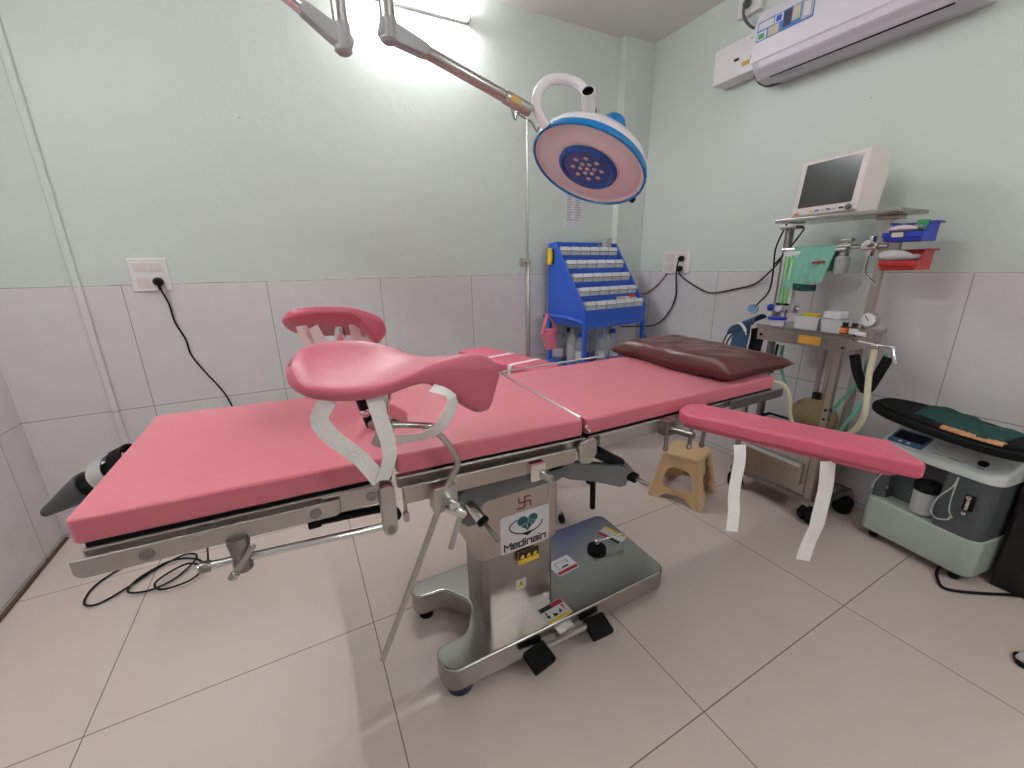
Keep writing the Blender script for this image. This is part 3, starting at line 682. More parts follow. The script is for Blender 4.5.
straps_n = [([(0.738, -0.54, 1.040), (0.724, -0.535, 1.018), (0.719, -0.53, 0.996), (0.742, -0.53, 0.955), (0.782, -0.525, 0.905), (0.812, -0.52, 0.845)], [(1, 0, 0.1), (1, 0, 0.15), (1, 0, 0.4), (0.85, 0, 0.6), (0.8, 0, 0.6), (0.8, 0, 0.6)]),
            ([(0.818, -0.53, 1.035), (0.828, -0.535, 0.975), (0.838, -0.53, 0.905), (0.818, -0.52, 0.845)], [(1, 0.2, 0.1), (1, 0.3, 0.1), (1, 0.3, 0), (0.9, 0.3, -0.3)]),
            ([(0.925, -0.560, 1.040), (0.952, -0.580, 1.030), (0.958, -0.582, 1.005), (0.934, -0.565, 0.955), (0.905, -0.52, 0.925), (0.861, -0.48, 0.912)], [(0, 1, 0.3), (0.3, 1, 0.3), (1, 0.3, 0.2), (0.9, 0.2, -0.4), (0.8, 0.2, -0.6), (0.4, 0.2, -0.9)])]
leg_support('leg_support', 'near pink padded leg support on a bent steel rod, white straps hanging down', no, ni,
            ((0.838, -0.497, 0.965), (0.845, -0.485, 1.040)), straps_n,
            [(0.772, -0.505, 0.371), (0.870, -0.505, 0.582), (0.961, -0.50, 0.777), (0.990, -0.50, 0.826), (0.980, -0.50, 0.868), (0.940, -0.50, 0.929), (0.925, -0.50, 0.938), (0.869, -0.50, 0.952), (0.834, -0.50, 0.958)], 0.752, lobe=0.075, drop_z=0.955)
fo = [(0.69, 0.19, 1.122), (0.705, 0.20, 1.097), (0.735, 0.205, 1.084), (0.775, 0.21, 1.077), (0.82, 0.21, 1.074), (0.86, 0.205, 1.072), (0.90, 0.20, 1.074), (0.93, 0.195, 1.072), (0.952, 0.19, 1.057), (0.963, 0.185, 1.032), (0.962, 0.18, 1.002)]
fi = [(0.687, 0.045, 1.162), (0.70, 0.035, 1.167), (0.735, 0.028, 1.170), (0.775, 0.025, 1.172), (0.82, 0.022, 1.170), (0.86, 0.022, 1.165), (0.90, 0.025, 1.157), (0.935, 0.03, 1.142), (0.958, 0.035, 1.120), (0.968, 0.04, 1.087), (0.966, 0.045, 1.057)]
straps_f = [([(0.72, 0.08, 1.105), (0.728, 0.09, 1.06), (0.75, 0.11, 1.00), (0.80, 0.13, 0.93)], (1, 0, 0.2)),
            ([(0.75, 0.07, 1.10), (0.768, 0.085, 1.05), (0.79, 0.11, 0.99), (0.81, 0.13, 0.93)], (1, 0.3, 0.2)),
            ([(0.868, 0.07, 1.10), (0.875, 0.09, 1.05), (0.865, 0.12, 0.99), (0.83, 0.13, 0.93)], (1, 0.2, -0.2)),
            ([(0.915, 0.08, 1.08), (0.92, 0.095, 1.04), (0.90, 0.12, 0.985), (0.84, 0.13, 0.935)], (1, -0.2, -0.2))]
leg_support('leg_support', 'far pink padded leg support nearest the tiled back wall', fo, fi,
            ((0.828, 0.115, 0.99), (0.828, 0.11, 1.095)), straps_f,
            [(0.80, 0.14, 0.42), (0.90, 0.14, 0.62), (0.955, 0.14, 0.777), (0.985, 0.14, 0.83), (0.975, 0.14, 0.875), (0.93, 0.14, 0.945), (0.915, 0.14, 0.955), (0.86, 0.13, 0.975), (0.826, 0.118, 0.98)], 0.765, far=True, lobe=0.04, drop_z=1.03)
# black jointed arm with steel knobs seen between the straps
ja = thing('positioning_arm', 'black jointed arm with steel knobs standing on the pad between the straps', 'clamp arm', (0.84, -0.25, 0.87))
MB().cyl((0.845, -0.25, 0.862), (0.836, -0.25, 0.90), 0.013, 14, 0.003).cyl((0.832, -0.25, 0.915), (0.820, -0.25, 0.97), 0.013, 14, 0.003).build('arm_segment', 'black', ja)
MB().ball((0.834, -0.25, 0.907), 0.016, 14).ball((0.817, -0.25, 0.98), 0.016, 14).build('ball_joint', 'chrome', ja)
MB().cyl((0.845, -0.275, 0.876), (0.846, -0.252, 0.876), 0.012, 16, 0.003).build('knob', 'steel', ja)

# ================================================================== ARM BOARDS
def arm_board(label, a, b, wid, ztop_, straps, wraps, clamp, skew=(0, 0, [0.055, 0.03, 0.03, 0.055]), rise=0.0):
    a, b = Vector(a), Vector(b); d = (b - a); L = d.length
    r = thing('arm_board', label, 'arm board', (a.x, a.y, ztop_ - 0.05), 0, 'pink padded arm boards')
    m = basis((a.x, a.y, ztop_ - 0.042), (d.x, d.y, rise), (-d.y, d.x, 0))
    m = Matrix.Translation((0, 0, 0)) @ m
    w = wid / 2
    poly = fillet([(0, -w), (L + skew[0], -w * 0.95), (L + skew[1], w * 0.95), (0, w)], skew[2], 7)
    MB().prism(poly, 0, 0.042, m, bev=0.012, seg=3).build('cushion', 'pink_arm', r, smooth=55)
    MB().prism(fillet([(0.02, -w + 0.015), (L - 0.03, -w + 0.015), (L - 0.10, w - 0.015), (0.02, w - 0.015)], 0.02), -0.010, 0.002, m).build('base_board', 'pink_dark', r)
    for pts, wd, wdt in straps: MB().ribbon(pts, wd, wdt, 0.0014, 6).build('strap', 'tape', r)
    for s in wraps:
        e = 0.0012
        pts = [(s, -w * 0.8, -0.012 - e), (s, -w - e, -0.008), (s, -w - e, 0.030), (s, -w + 0.012, 0.042 + e), (s, 0, 0.0425 + e), (s, w - 0.012, 0.042 + e), (s, w + e, 0.030), (s, w + e, -0.008), (s, w * 0.8, -0.012 - e)]
        MB().ribbon([m @ Vector(p) for p in pts], m.to_3x3() @ Vector((1, 0, 0)), 0.024, 0.0014, 3).build('strap', 'tape', r)
    cx, cy, cz, sg = clamp
    MB().box((cx - 0.02, cy - 0.018, cz - 0.02), (cx + 0.022, cy + 0.018, cz + 0.03), 0.004).cyl((cx, cy, cz), (cx, cy + sg * 0.10, cz + 0.012), 0.010, 12, 0.002).build('bracket', 'steel_dark', r)
    for dx, dy in ((0, 0.0), (0.05, -0.05), (0.10, -0.06)):
        p0 = (cx + dx - 0.012, cy + sg * 0.012 + sg * abs(dy), cz + 0.02); p1 = (cx + dx * 0.9 - 0.015, cy + sg * 0.016 + sg * abs(dy), cz - (0.06 if dx == 0 else 0.045))
        MB().cyl(p0, p1, 0.0065, 12, 0.002).ball(p1, 0.009, 10).build('clamp_lever', 'steel_dark', r)
    return r
sn = [([(1.742, -0.700, 0.784), (1.736, -0.710, 0.74), (1.724, -0.715, 0.67), (1.716, -0.722, 0.63), (1.712, -0.730, 0.60), (1.700, -0.74, 0.545)], (1, -0.45, 0), 0.034),
      ([(1.835, -0.872, 0.786), (1.832, -0.88, 0.72), (1.818, -0.885, 0.645), (1.816, -0.885, 0.61), (1.808, -0.88, 0.565), (1.795, -0.88, 0.512)], (1, -0.45, 0), 0.040)]
arm_board('near pink arm board reaching out over the floor with two white straps hanging', (1.776, -0.476), (1.938, -1.022), 0.130, 0.825, sn, (), (1.70, -0.485, 0.765, -1), (0.004, -0.075, [0.055, 0.012, 0.016, 0.055]), 0.014)
arm_board('far pink arm board behind the table with white straps wrapped round it', (1.700, 0.205), (1.575, 0.83), 0.200, 0.818, [], (0.16, 0.36), (1.64, 0.118, 0.775, 1))

# ================================================================== PILLOW
pw = MB()
PCX, PCY, PHX, PHY = 2.222, -0.15, 0.202, 0.315
def pil(u, v):
    a, b = 2 * u - 1, 2 * v - 1
    e = max(abs(a), abs(b))
    cx = (1 - 0.10 * (1 - b * b)) ; cy = (1 - 0.07 * (1 - a * a))
    x = PCX + PHX * a * cx + 0.012 * math.sin(5 * b + a); y = PCY + PHY * b * cy
    h = (1 - a ** 6) ** 0.6 * (1 - b ** 6) ** 0.6
    wr = 0.004 * math.sin(9 * a + 4 * b) * math.sin(5 * b - 2) * h + 0.003 * math.sin(17 * b + 6 * a) * h
    return Vector((x, y, 0.886 + 0.050 * h * (1 - 0.15 * a) + wr + 0.006 * b * a))
def pilth(u, v):
    a, b = 2 * u - 1, 2 * v - 1
    h = (1 - a ** 6) ** 0.6 * (1 - b ** 6) ** 0.6
    top = pil(u, v).z; x = PCX + PHX * a
    bot = max(0.8535, 0.880 - 0.05 * h) 
    return (0, 0, bot - top)
pw.slab(pil, 28, 32, pilth)
tag(pw.build('pillow', 'maroon', None, smooth=60), 'dark maroon leather pillow lying on the head end of the pink table', 'pillow')

# ================================================================== SURGICAL LIGHT
sg = thing('surgical_light', 'round blue-rimmed surgical lamp head on a steel arm over the table', 'lamp', (1.017, -0.1, ZC))
def drop_pole(root, x, y, zb):
    MB().lathe([(0.02, -0.001), (0.11, -0.001), (0.11, -0.012), (0.075, -0.045), (0.03, -0.055), (0.02, -0.055)], Matrix.Translation((x, y, ZC)), 32).build('ceiling_rose', 'white_gloss', root)
    MB().cyl((x, y, ZC - 0.03), (x, y, zb), 0.019, 20).build('drop_tube', 'steel', root)
drop_pole(sg, 1.017, -0.1, 1.83)
d_ = Vector((0.41, 0, -0.118)).normalized()
P0 = Vector((1.017, -0.1, 1.838))
yk = MB(); yk.tube([(1.017, -0.1, 1.86), (1.017, -0.1, 1.818), (1.017, -0.1, 1.812)], lambda t_: 0.022 if t_ < 0.9 else 0.016, 18).prism(fillet([(-0.024, -0.020), (0.03, -0.020), (0.105, -0.014), (0.105, 0.014), (0.03, 0.020), (-0.024, 0.020)], 0.012), -0.018, 0.018, basis(P0, d_, (0, 0, 1)), bev=0.006)
yk.build('knuckle', 'lightgrey', sg)
for dz in (0.008,): MB().cyl(P0 + Vector((0, -0.0195, 0)), P0 + Vector((0, -0.014, 0)), 0.0055, 12).build('pivot_bolt', 'black', sg)
MB().cyl(P0 + d_ * 0.095, P0 + d_ * 0.340, 0.0155, 18, 0.002).build('spring_arm', 'steel', sg)
MB().cyl(P0 + d_ * 0.335, P0 + d_ * 0.425, 0.0185, 18, 0.004).build('arm_sleeve', 'steel', sg)
ls = basis(P0 + d_ * 0.362 + Vector((0, -0.0186, -0.002)), d_, (0, 0, 1))
MB().box((-0.014, -0.009, -0.002), (0.020, 0.009, 0.0012), m=ls).build('arm_label', 'gold', sg, 'gold label on the arm')
MB().tube([(1.476, -0.115, 1.680), (1.454, -0.112, 1.708), (1.444, -0.108, 1.738), (1.458, -0.104, 1.780), (1.499, -0.10, 1.812), (1.552, -0.10, 1.822), (1.590, -0.125, 1.806), (1.603, -0.160, 1.760)], 0.0148, 16, 6).build('yoke', 'white_gloss', sg)
n_ = Vector((-0.487, -0.086, -0.869)).normalized()
C0 = Vector((1.651, -0.1, 1.582)); RR = 0.199
a_ = n_.orthogonal().normalized(); m_l = basis(C0, a_, (-n_).cross(a_))      # local +z = away from the face (dome back)
# dome back
MB().lathe([(RR * 0.985, 0.012), (RR * 0.96, 0.035), (RR * 0.86, 0.062), (RR * 0.66, 0.085), (RR * 0.4, 0.100), (RR * 0.15, 0.106), (0, 0.107)], m_l, 48, cap=False).build('dome', 'white_gloss', sg)
MB().lathe([(RR * 0.965, -0.002), (RR * 0.985, -0.003), (RR, 0.000), (RR * 1.005, 0.010), (RR * 0.985, 0.019), (RR * 0.93, 0.020), (RR * 0.965, -0.002)], m_l, 64, cap=False).build('rim', 'blue_lamp', sg)
MB().lathe([(RR * 0.965, 0.000), (RR * 0.95, 0.006), (RR * 0.90, 0.009), (RR * 0.87, 0.005), (RR * 0.62, 0.004), (RR * 0.50, 0.004), (RR * 0.50, 0.012)], m_l, 64, cap=False).build('face_plate', 'lamp_face', sg)
lens = MB().lathe([(RR * 0.515, 0.002), (RR * 0.515, -0.004), (RR * 0.49, -0.009), (RR * 0.45, -0.010), (RR * 0.41, -0.004), (0, -0.002)], m_l, 48, cap=False).build('lens_ring', 'blue_lens', sg)
for ring, cnt, r0 in ((0, 1, 0), (1, 6, 0.025), (2, 8, 0.051)):
    for k in range(cnt):
        t = 2 * PI * k / cnt + ring * 0.4
        p = m_l @ Vector((r0 * math.cos(t), r0 * math.sin(t), -0.002))
        MB().lathe([(0.0088, 0.0), (0.0088, 0.002), (0.006, 0.004), (0, 0.0045)], axis_m(p, p + n_), 12).build('led', 'led', lens)
ob_ = m_l @ Vector((0, 0, 0.10))
NB, NT = Vector((1.662, -0.092, 1.675)), Vector((1.562, -0.205, 1.760)); nd_ = (NT - NB).normalized(); NM = NB.lerp(NT, 0.58)
MB().cyl(NB, NM, 0.0235, 24, 0.002).build('neck', 'white_gloss', sg)
nL = (NT - NM).length
MB().lathe([(0.0205, 0.0), (0.0205, nL), (0.0175, nL), (0.0175, nL - 0.05), (0.0, nL - 0.05)], axis_m(NM, NT), 24, cap=False).build('handle_sleeve', 'white', sg)
MB().lathe([(0.0, 0.0), (0.0172, 0.0), (0.0172, 0.030), (0.0160, 0.040), (0.0155, 0.030), (0, 0.008)], axis_m(NT - nd_ * 0.042, NT), 20, cap=False).build('sleeve_core', 'black', sg)
MB().cyl(NM - nd_ * 0.002, NM + nd_ * 0.003, 0.0238, 24).build('seal_ring', 'black', sg)
bk = m_l @ Vector((0, 0, 0.0))
kp = C0 - n_ * 0.11 + Vector((0.085, -0.02, -0.01))
MB().lathe([(0.040, -0.05), (0.040, 0.004), (0.034, 0.016), (0.02, 0.022), (0, 0.023)], axis_m(Vector((1.722, -0.138, 1.710)), Vector((1.722, -0.138, 1.710)) - n_), 24).build('balance_cap', 'blue_lamp', sg)
rp = C0 + Vector((0.178, -0.02, -0.085))
MB().cyl(C0 + (Vector((0.178, -0.03, -0.09))).normalized() * 0.197, C0 + (Vector((0.178, -0.03, -0.09))).normalized() * 0.212, 0.011, 14, 0.003).build('switch_knob', 'black', sg)
# second arm, its lamp head out of the picture
s2 = thing('surgical_light', 'second steel lamp arm swung up to the left, its head out of frame', 'lamp', (0.888, -0.03, ZC))
drop_pole(s2, 0.915, -0.03, 1.83)
P1 = Vector((0.915, -0.03, 1.825)); d2 = Vector((-0.20, 0, 0.118)).normalized()
MB().tube([(0.915, -0.03, 1.86), (0.915, -0.03, 1.802), (0.915, -0.03, 1.796)], lambda t_: 0.0215 if t_ < 0.9 else 0.015, 18).prism(fillet([(-0.024, -0.020), (0.03, -0.020), (0.105, -0.014), (0.105, 0.014), (0.03, 0.020), (-0.024, 0.020)], 0.012), -0.018, 0.018, basis(P1, d2, (0, 0, 1)), bev=0.006).build('knuckle', 'lightgrey', s2)
MB().cyl(P1 + Vector((0, -0.0195, 0)), P1 + Vector((0, -0.014, 0)), 0.0055, 12).build('pivot_bolt', 'black', s2)
MB().cyl(P1 + d2 * 0.095, P1 + d2 * 0.62, 0.017, 18, 0.002).build('spring_arm', 'chrome', s2)
e2 = P1 + d2 * 0.62
MB().tube([e2, e2 + Vector((-0.02, 0, -0.05)), e2 + Vector((-0.08, 0, -0.06)), e2 + Vector((-0.12, 0, 0.02))], 0.0175, 14, 5).build('yoke', 'white_gloss', s2)
MB().lathe([(0.185, 0), (0.199, 0.0), (0.2, 0.012), (0.19, 0.035), (0.17, 0.062), (0.13, 0.085), (0.03, 0.105), (0, 0.106)], Matrix.Translation(e2 + Vector((-0.20, 0, -0.02))), 40).build('dome', 'white_gloss', s2)

# ================================================================== IV STAND
iv = thing('iv_stand', 'slim steel drip stand with a wire hook standing behind the far arm board', 'drip stand', (1.782, 0.53, 0))
MB().cyl((1.782, 0.53, 0.05), (1.782, 0.53, 1.285), 0.0125, 16, 0.002).build('lower_tube', 'steel_warm', iv)
MB().cyl((1.782, 0.53, 1.28), (1.782, 0.53, 1.925), 0.006, 12).build('upper_rod', 'steel', iv)
MB().cyl((1.782, 0.53, 1.275), (1.782, 0.53, 1.30), 0.016, 16, 0.003).cyl((1.768, 0.525, 1.288), (1.748, 0.52, 1.288), 0.005, 10).prism(fillet([(-0.012, -0.02), (0.012, -0.02), (0.016, 0), (0.012, 0.02), (-0.012, 0.02), (-0.016, 0)], 0.006), -0.005, 0.005, basis((1.742, 0.518, 1.286), (0, 1, 0), (0, 0, 1))).build('height_clamp', 'steel', iv)
MB().tube([(1.695, 0.52, 1.955), (1.703, 0.52, 1.925), (1.716, 0.52, 1.905), (1.728, 0.525, 1.935), (1.745, 0.53, 1.93), (1.782, 0.53, 1.918), (1.81, 0.535, 1.91), (1.83, 0.535, 1.885), (1.845, 0.54, 1.878), (1.852, 0.54, 1.90)], 0.004, 8, 5).build('hook', 'steel_dark', iv)
for k in range(5):
    t = -PI / 2 - 0.06 + 2 * PI * k / 5
    x, y = 1.782 + 0.37 * math.cos(t), 0.53 + 0.37 * math.sin(t)
    MB().tube([(1.782, 0.53, 0.085), ((1.782 + x) / 2, (0.53 + y) / 2, 0.07), (x, y, 0.05)], 0.012, 10, 4).build('leg', 'steel_warm', iv)
    MB().cyl((x - 0.009 * math.sin(t), y + 0.009 * math.cos(t), 0.024), (x + 0.009 * math.sin(t), y - 0.009 * math.cos(t), 0.024), 0.024, 18, 0.004).build('caster', 'rubber', iv)

# ================================================================== BLUE MEDICINE RACK
before_rack = set(o.name for o in COL.objects)
RX0, RX1, RY0, RY1 = 2.372, 2.950, 0.80, 1.185
rk = thing('medicine_rack', 'blue stepped metal rack full of small white bins against the back wall', 'rack', (2.65, 1.0, 0))
side = fillet([(RY0, 0.872), (RY0, 0.985), (RY1 - 0.075, 1.418), (RY1, 1.418), (RY1, 0.872)], 0.006, 2)
for x in (RX0, RX1):
    MB().prism(side, -0.008, 0.008, basis((x, 0, 0), (0, 1, 0), (0, 0, 1)), bev=0.002, seg=1).build('side_panel', 'blue_rack', rk)
MB().box((RX0, RY1 - 0.012, 0.872), (RX1, RY1, 1.41), 0.002).build('back_panel', 'blue_rack', rk)
fp = MB().box((RX0, RY0 - 0.004, 0.872), (RX1, RY0 + 0.008, 0.980), 0.002).box((RX0 - 0.008, RY0 - 0.008, 0.862), (RX1 + 0.008, RY0 + 0.012, 0.885), 0.003).build('front_panel', 'blue_rack', rk)
MB().box((RX0, RY0, 0.872), (RX1, RY1, 0.882)).build('floor_panel', 'blue_rack', rk)
rows = []
for k in range(5):
    z = 0.982 + k * 0.0885; y0 = RY0 + 0.004 + k * 0.0675
    rows.append((z, y0))
    MB().box((RX0 + 0.006, y0, z - 0.010), (RX1 - 0.006, y0 + 0.080, z), 0.0015).box((RX0 + 0.006, y0 + 0.066, z), (RX1 - 0.006, y0 + 0.072, z + 0.088), 0.001).build('shelf', 'blue_rack', rk)
for x, y in ((RX0 + 0.002, RY0 + 0.006), (RX1 - 0.002, RY0 + 0.006), (RX0 + 0.002, RY1 - 0.012), (RX1 - 0.002, RY1 - 0.012)):
    MB().box((x - 0.0125, y - 0.0125, 0.06), (x + 0.0125, y + 0.0125, 0.875), 0.002).build('leg', 'blue_rack', rk)
    MB().cyl((x - 0.01, y, 0.03), (x + 0.01, y, 0.03), 0.03, 18, 0.004).build('caster', 'rubber', rk)
for z in (0.10, 0.585): MB().box((RX0 - 0.01, RY0 - 0.006, z), (RX1 + 0.01, RY1, z + 0.015), 0.002).build('lower_shelf', 'blue_rack', rk)
MB().tube([(RX0, RY1 - 0.05, 0.905), (RX0 - 0.055, RY1 - 0.03, 0.925), (RX0 - 0.065, RY1 - 0.06, 0.927), (RX0 - 0.055, RY0 + 0.16, 0.930), (RX0 - 0.045, RY0 + 0.12, 0.928), (RX0, RY0 + 0.02, 0.898)], 0.014, 12, 4).build('push_handle', 'blue_rack', rk)
MB().cyl((RX1 + 0.01, RY0 + 0.01, 0.75), (RX1 + 0.045, RY0 + 0.01, 0.75), 0.014, 16, 0.003).build('side_knob', 'blue_rack', rk)
# bins
BW, BD, BH = 0.0855, 0.060, 0.050
def make_bin():
    r = thing('storage_bin', '', 'storage bin', (0, 0, 0), 0, 'white bins on the blue rack')
    t = 0.002; mb = MB()
    mb.box((-BW / 2, 0, 0), (BW / 2, BD, t)).box((-BW / 2, 0.003, 0), (BW / 2, 0.003 + t, 0.024)).box((-BW / 2, BD - t, 0), (BW / 2, BD, BH))
    for x in (-BW / 2, BW / 2 - t): mb.box((x, 0.003, 0), (x + t, BD, BH - 0.012))
    mb.build('tray', 'bin_white', r, local=True, smooth=20)
    mb = MB(); mb.box((-BW / 2 + 0.003, 0.006, 0.002), (BW / 2 - 0.003, BD - 0.004, 0.030), 0.004)
    mb.build('contents', 'slate', r, local=True)
    mb = MB(); mm = Matrix.Translation((0, -0.002, 0.031)) @ Matrix.Rotation(-0.5, 4, 'X')
    mb.box((-BW / 2 + 0.001, -0.0015, -0.003), (BW / 2 - 0.001, 0.0015, 0.026), 0.0008, m=mm)
    mb.build('label_flap', 'bin_label', r, local=True, smooth=20)
    return r
ORD = ['first', 'second', 'third', 'fourth', 'fifth', 'sixth']; ROWN = ['bottom', 'second lowest', 'middle', 'second highest', 'top']
proto = make_bin()
for k, (z, y0) in enumerate(rows):
    for i in range(6):
        x = RX0 + 0.012 + (i + 0.5) * (RX1 - RX0 - 0.024) / 6
        loc = (x, y0 + 0.003, z)
        if k == 0 and i == 0: o = proto; o.location = loc
        else: o = copy_tree(proto, loc)
        o['label'] = 'small white bin, %s from the left in the %s row of the blue rack' % (ORD[i], ROWN[k])
# odds and ends on the rack
def bottle(label, x, y, z, r, h, capmat, body='clear', lab='paper', group=None):
    b = thing('bottle', label, 'bottle', (x, y, z), 0, group)
    MB().lathe([(r * 0.85, 0), (r, 0.006), (r, h * 0.62), (r * 0.92, h * 0.70), (r * 0.42, h * 0.84), (r * 0.36, h * 0.90)], Matrix.Translation((x, y, z)), 24).build('body', body, b)
    MB().lathe([(r * 0.46, h * 0.87), (r * 0.48, h * 0.88), (r * 0.46, h), (0, h * 1.003)], Matrix.Translation((x, y, z)), 20).build('cap', capmat, b)
    MB().lathe([(r * 1.012, h * 0.12), (r * 1.012, h * 0.42)], Matrix.Translation((x, y, z)), 24, cap=False).build('paper_label', lab, b)
    return b
bottle('small clear vial with a green cap on top of the blue rack', 2.800, 1.130, 1.338, 0.018, 0.085, 'green_lbl')
bx = thing('adapter_box', 'small grey box with a cable on the top right of the blue rack', 'box', (2.867, 1.13, 1.338))
MB().box((2.837, 1.100, 1.338), (2.897, 1.150, 1.450), 0.006).build('case', 'lightgrey', bx)
MB().tube([(2.897, 1.13, 1.432), (2.912, 1.13, 1.452), (2.928, 1.14, 1.44), (2.934, 1.15, 1.41)], 0.005, 8, 5).build('lead', 'cable', bx)
tg = MB(); tg.prism(fillet([(-0.02, -0.055), (0.012, -0.06), (0.024, -0.02), (0.022, 0.04), (0.005, 0.058), (-0.012, 0.04)], 0.012), -0.012, 0.012, basis((RX0 - 0.021, RY1 - 0.035, 1.330), (0, -1, 0.05), (0, 0, 1)), bev=0.004)
ytag = thing('tape_dispenser', 'yellow and black holder hanging on the left side of the blue rack', 'dispenser', (RX0 - 0.02, RY1 - 0.035, 1.33))
tg.build('shell', 'yellow', ytag)
MB().prism(fillet([(-0.02, -0.055), (0.012, -0.055), (0.022, -0.02), (0.02, 0.04), (0.005, 0.052), (-0.012, 0.04)], 0.012), -0.012, 0.005, basis((RX0 - 0.010, RY1 - 0.045, 1.330), (0, -1, 0.05), (0, 0, 1)), bev=0.003).build('backing', 'black', ytag)
rr_ = rows[0]
ca = thing('carton', 'small pale carton lying on the right bins of the lowest rack row', 'carton', (2.78, RY0 + 0.045, 1.03))
MB().box((2.715, RY0 + 0.02, 1.028), (2.815, RY0 + 0.062, 1.052), 0.002).build('body', 'tan_lbl', ca)
MB().box((2.76, RY0 + 0.0193, 1.031), (2.80, RY0 + 0.021, 1.049)).build('print', 'paper', ca)
rj = thing('roll', 'small red topped roll beside the pale carton on the blue rack', 'tape roll', (2.85, RY0 + 0.04, 1.03))
MB().lathe([(0.010, 0), (0.032, 0), (0.034, 0.004), (0.034, 0.020), (0.010, 0.020)], Matrix.Translation((2.85, RY0 + 0.042, 1.027)), 24).build('core', 'bin_white', rj)
MB().lathe([(0.010, 0.0), (0.033, 0), (0.030, 0.012), (0.012, 0.016), (0.010, 0.012)], Matrix.Translation((2.85, RY0 + 0.042, 1.047)), 24).build('wrap', 'red', rj)
# bottles on the lower shelf
zb = 0.600
G = 'bottles under the blue rack'
bottle('clear bottle with white label standing leftmost under the blue rack', 2.424, 1.125, zb, 0.040, 0.215, 'bag_film', group=G)
bottle('clear bottle with dark blue cap, second from left under the rack', 2.515, 1.120, zb, 0.040, 0.225, 'navy', group=G)
bottle('tall pale bottle, third from left under the blue rack', 2.462, 1.018, zb, 0.040, 0.235, 'tan_lbl', 'frost', group=G)
bottle('slim bottle with blue cap just left of the front rack leg', 2.448, 0.930, zb, 0.030, 0.215, 'cap_blue', group=G)
bottle('blue capped bottle inside the clear bag under the rack', 2.612, 0.885, zb, 0.042, 0.200, 'cap_blue', group=G)
bottle('blue capped bottle right of the clear bag under the rack', 2.742, 0.90, zb, 0.045, 0.220, 'cap_blue', group=G)
pbg = MB()
pbg.lathe([(0.060, 0.0), (0.070, 0.01), (0.076, 0.08), (0.072, 0.15), (0.060, 0.20), (0.040, 0.225), (0.045, 0.24), (0.06, 0.262)], Matrix.Translation((2.612, 0.890, zb)) @ Matrix.Diagonal((1.0, 0.86, 1, 1)), 28, cap=False)
for v in pbg.bm.verts:
    v.co.x += 0.006 * math.sin(40 * v.co.z + 9 * v.co.y); v.co.y += 0.006 * math.sin(33 * v.co.z + 12 * v.co.x)
tag(pbg.build('plastic_bag', 'bag_film', None, smooth=60), 'crumpled clear plastic bag with a bottle in it under the blue rack', 'plastic bag')
# pink pail on the handle
pa = thing('hanging_pail', 'small pink plastic pail hanging on the handle of the blue rack', 'pail', (RX0 - 0.075, RY0 + 0.27, 0.74))
PAx, PAy = RX0 - 0.062, RY1 - 0.11
mt = Matrix.Translation((PAx, PAy, 0.705)) @ Euler((0.0, -0.18, 0)).to_matrix().to_4x4()
MB().lathe([(0.0, 0.004), (0.040, 0.004), (0.042, 0.0), (0.058, 0.12), (0.062, 0.122), (0.060, 0.127), (0.055, 0.122), (0.038, 0.008), (0.0, 0.008)], mt, 28, cap=False).build('bucket', 'pail', pa)
hpl = [mt @ Vector(p) for p in ((0.058, 0, 0.12), (0.048, 0, 0.18), (0.014, 0, 0.220), (0.004, 0, 0.250), (-0.004, 0, 0.228), (-0.028, 0.0, 0.18), (-0.058, 0, 0.12))]
MB().ribbon(hpl, (0, 1, 0), 0.026, 0.004, 6).build('handle', 'pail', pa)

# the rack stands slightly turned: swing it and everything on it about its front left foot
RQ = Matrix.Translation((RX0, RY0, 0)) @ Matrix.Rotation(0.09, 4, 'Z') @ Matrix.Translation((-RX0, -RY0, 0))
for o in list(COL.objects):
    if o.parent is None and o.name not in before_rack:
        o.matrix_world = RQ @ Matrix.LocRotScale(o.location, o.rotation_euler, None)

# notice on the wall
nt_ = thing('paper_notice', 'faded printed paper stuck on the back wall under the surgical lamp', 'notice', (2.594, YB - 0.003, 1.60))
MB().box((2.518, YB - 0.0022, 1.520), (2.672, YB - 0.0002, 1.765)).build('sheet', 'paper', nt_)
pr_ = MB(); random.seed(3)
for c, x0 in ((0, 2.530), (1, 2.602)):
    for k in range(11):
        z = 1.745 - k * 0.0165; L_ = random.uniform(0.028, 0.055)
        pr_.box((x0, YB - 0.0030, z), (x0 + L_, YB - 0.0021, z + 0.006))
pr_.build('print', 'print', nt_)

# ================================================================== SOCKETS, PLUGS, CABLES
def catbox(mb, lo, hi, bev): return mb.box(lo, hi, bev)
sw = thing('switchboard', 'white switch and socket plate on the left of the back wall', 'socket', (0.128, YB - 0.01, 1.255))
MB().box((0.055, YB - 0.012, 1.181), (0.201, YB, 1.331), 0.004).build('plate', 'white', sw)
for x0, x1, z0, z1 in ((0.078, 0.128, 1.272, 1.312), (0.132, 0.182, 1.272, 1.312), (0.078, 0.125, 1.200, 1.248), (0.133, 0.182, 1.200, 1.248)):
    MB().box((x0, YB - 0.0145, z0), (x1, YB - 0.010, z1), 0.002).build('rocker_switch' if z0 > 1.25 else 'socket_outlet', 'cream', sw)
def plug(mb, c, d):
    c = Vector(c); d = Vector(d)
    return mb.lathe([(0.017, 0), (0.020, 0.006), (0.020, 0.022), (0.014, 0.034), (0.009, 0.040)], axis_m(c, c + d), 16)
pc = thing('power_cord', 'black power cord plugged into the left socket and coiled on the floor', 'cable', (0.16, YB - 0.02, 1.22))
pg = plug(MB(), (0.158, YB - 0.014, 1.224), (0, -1, 0)).cyl((0.158, YB - 0.04, 1.222), (0.162, YB - 0.04, 1.185), 0.007, 10)
pg.build('plug', 'black', pc)
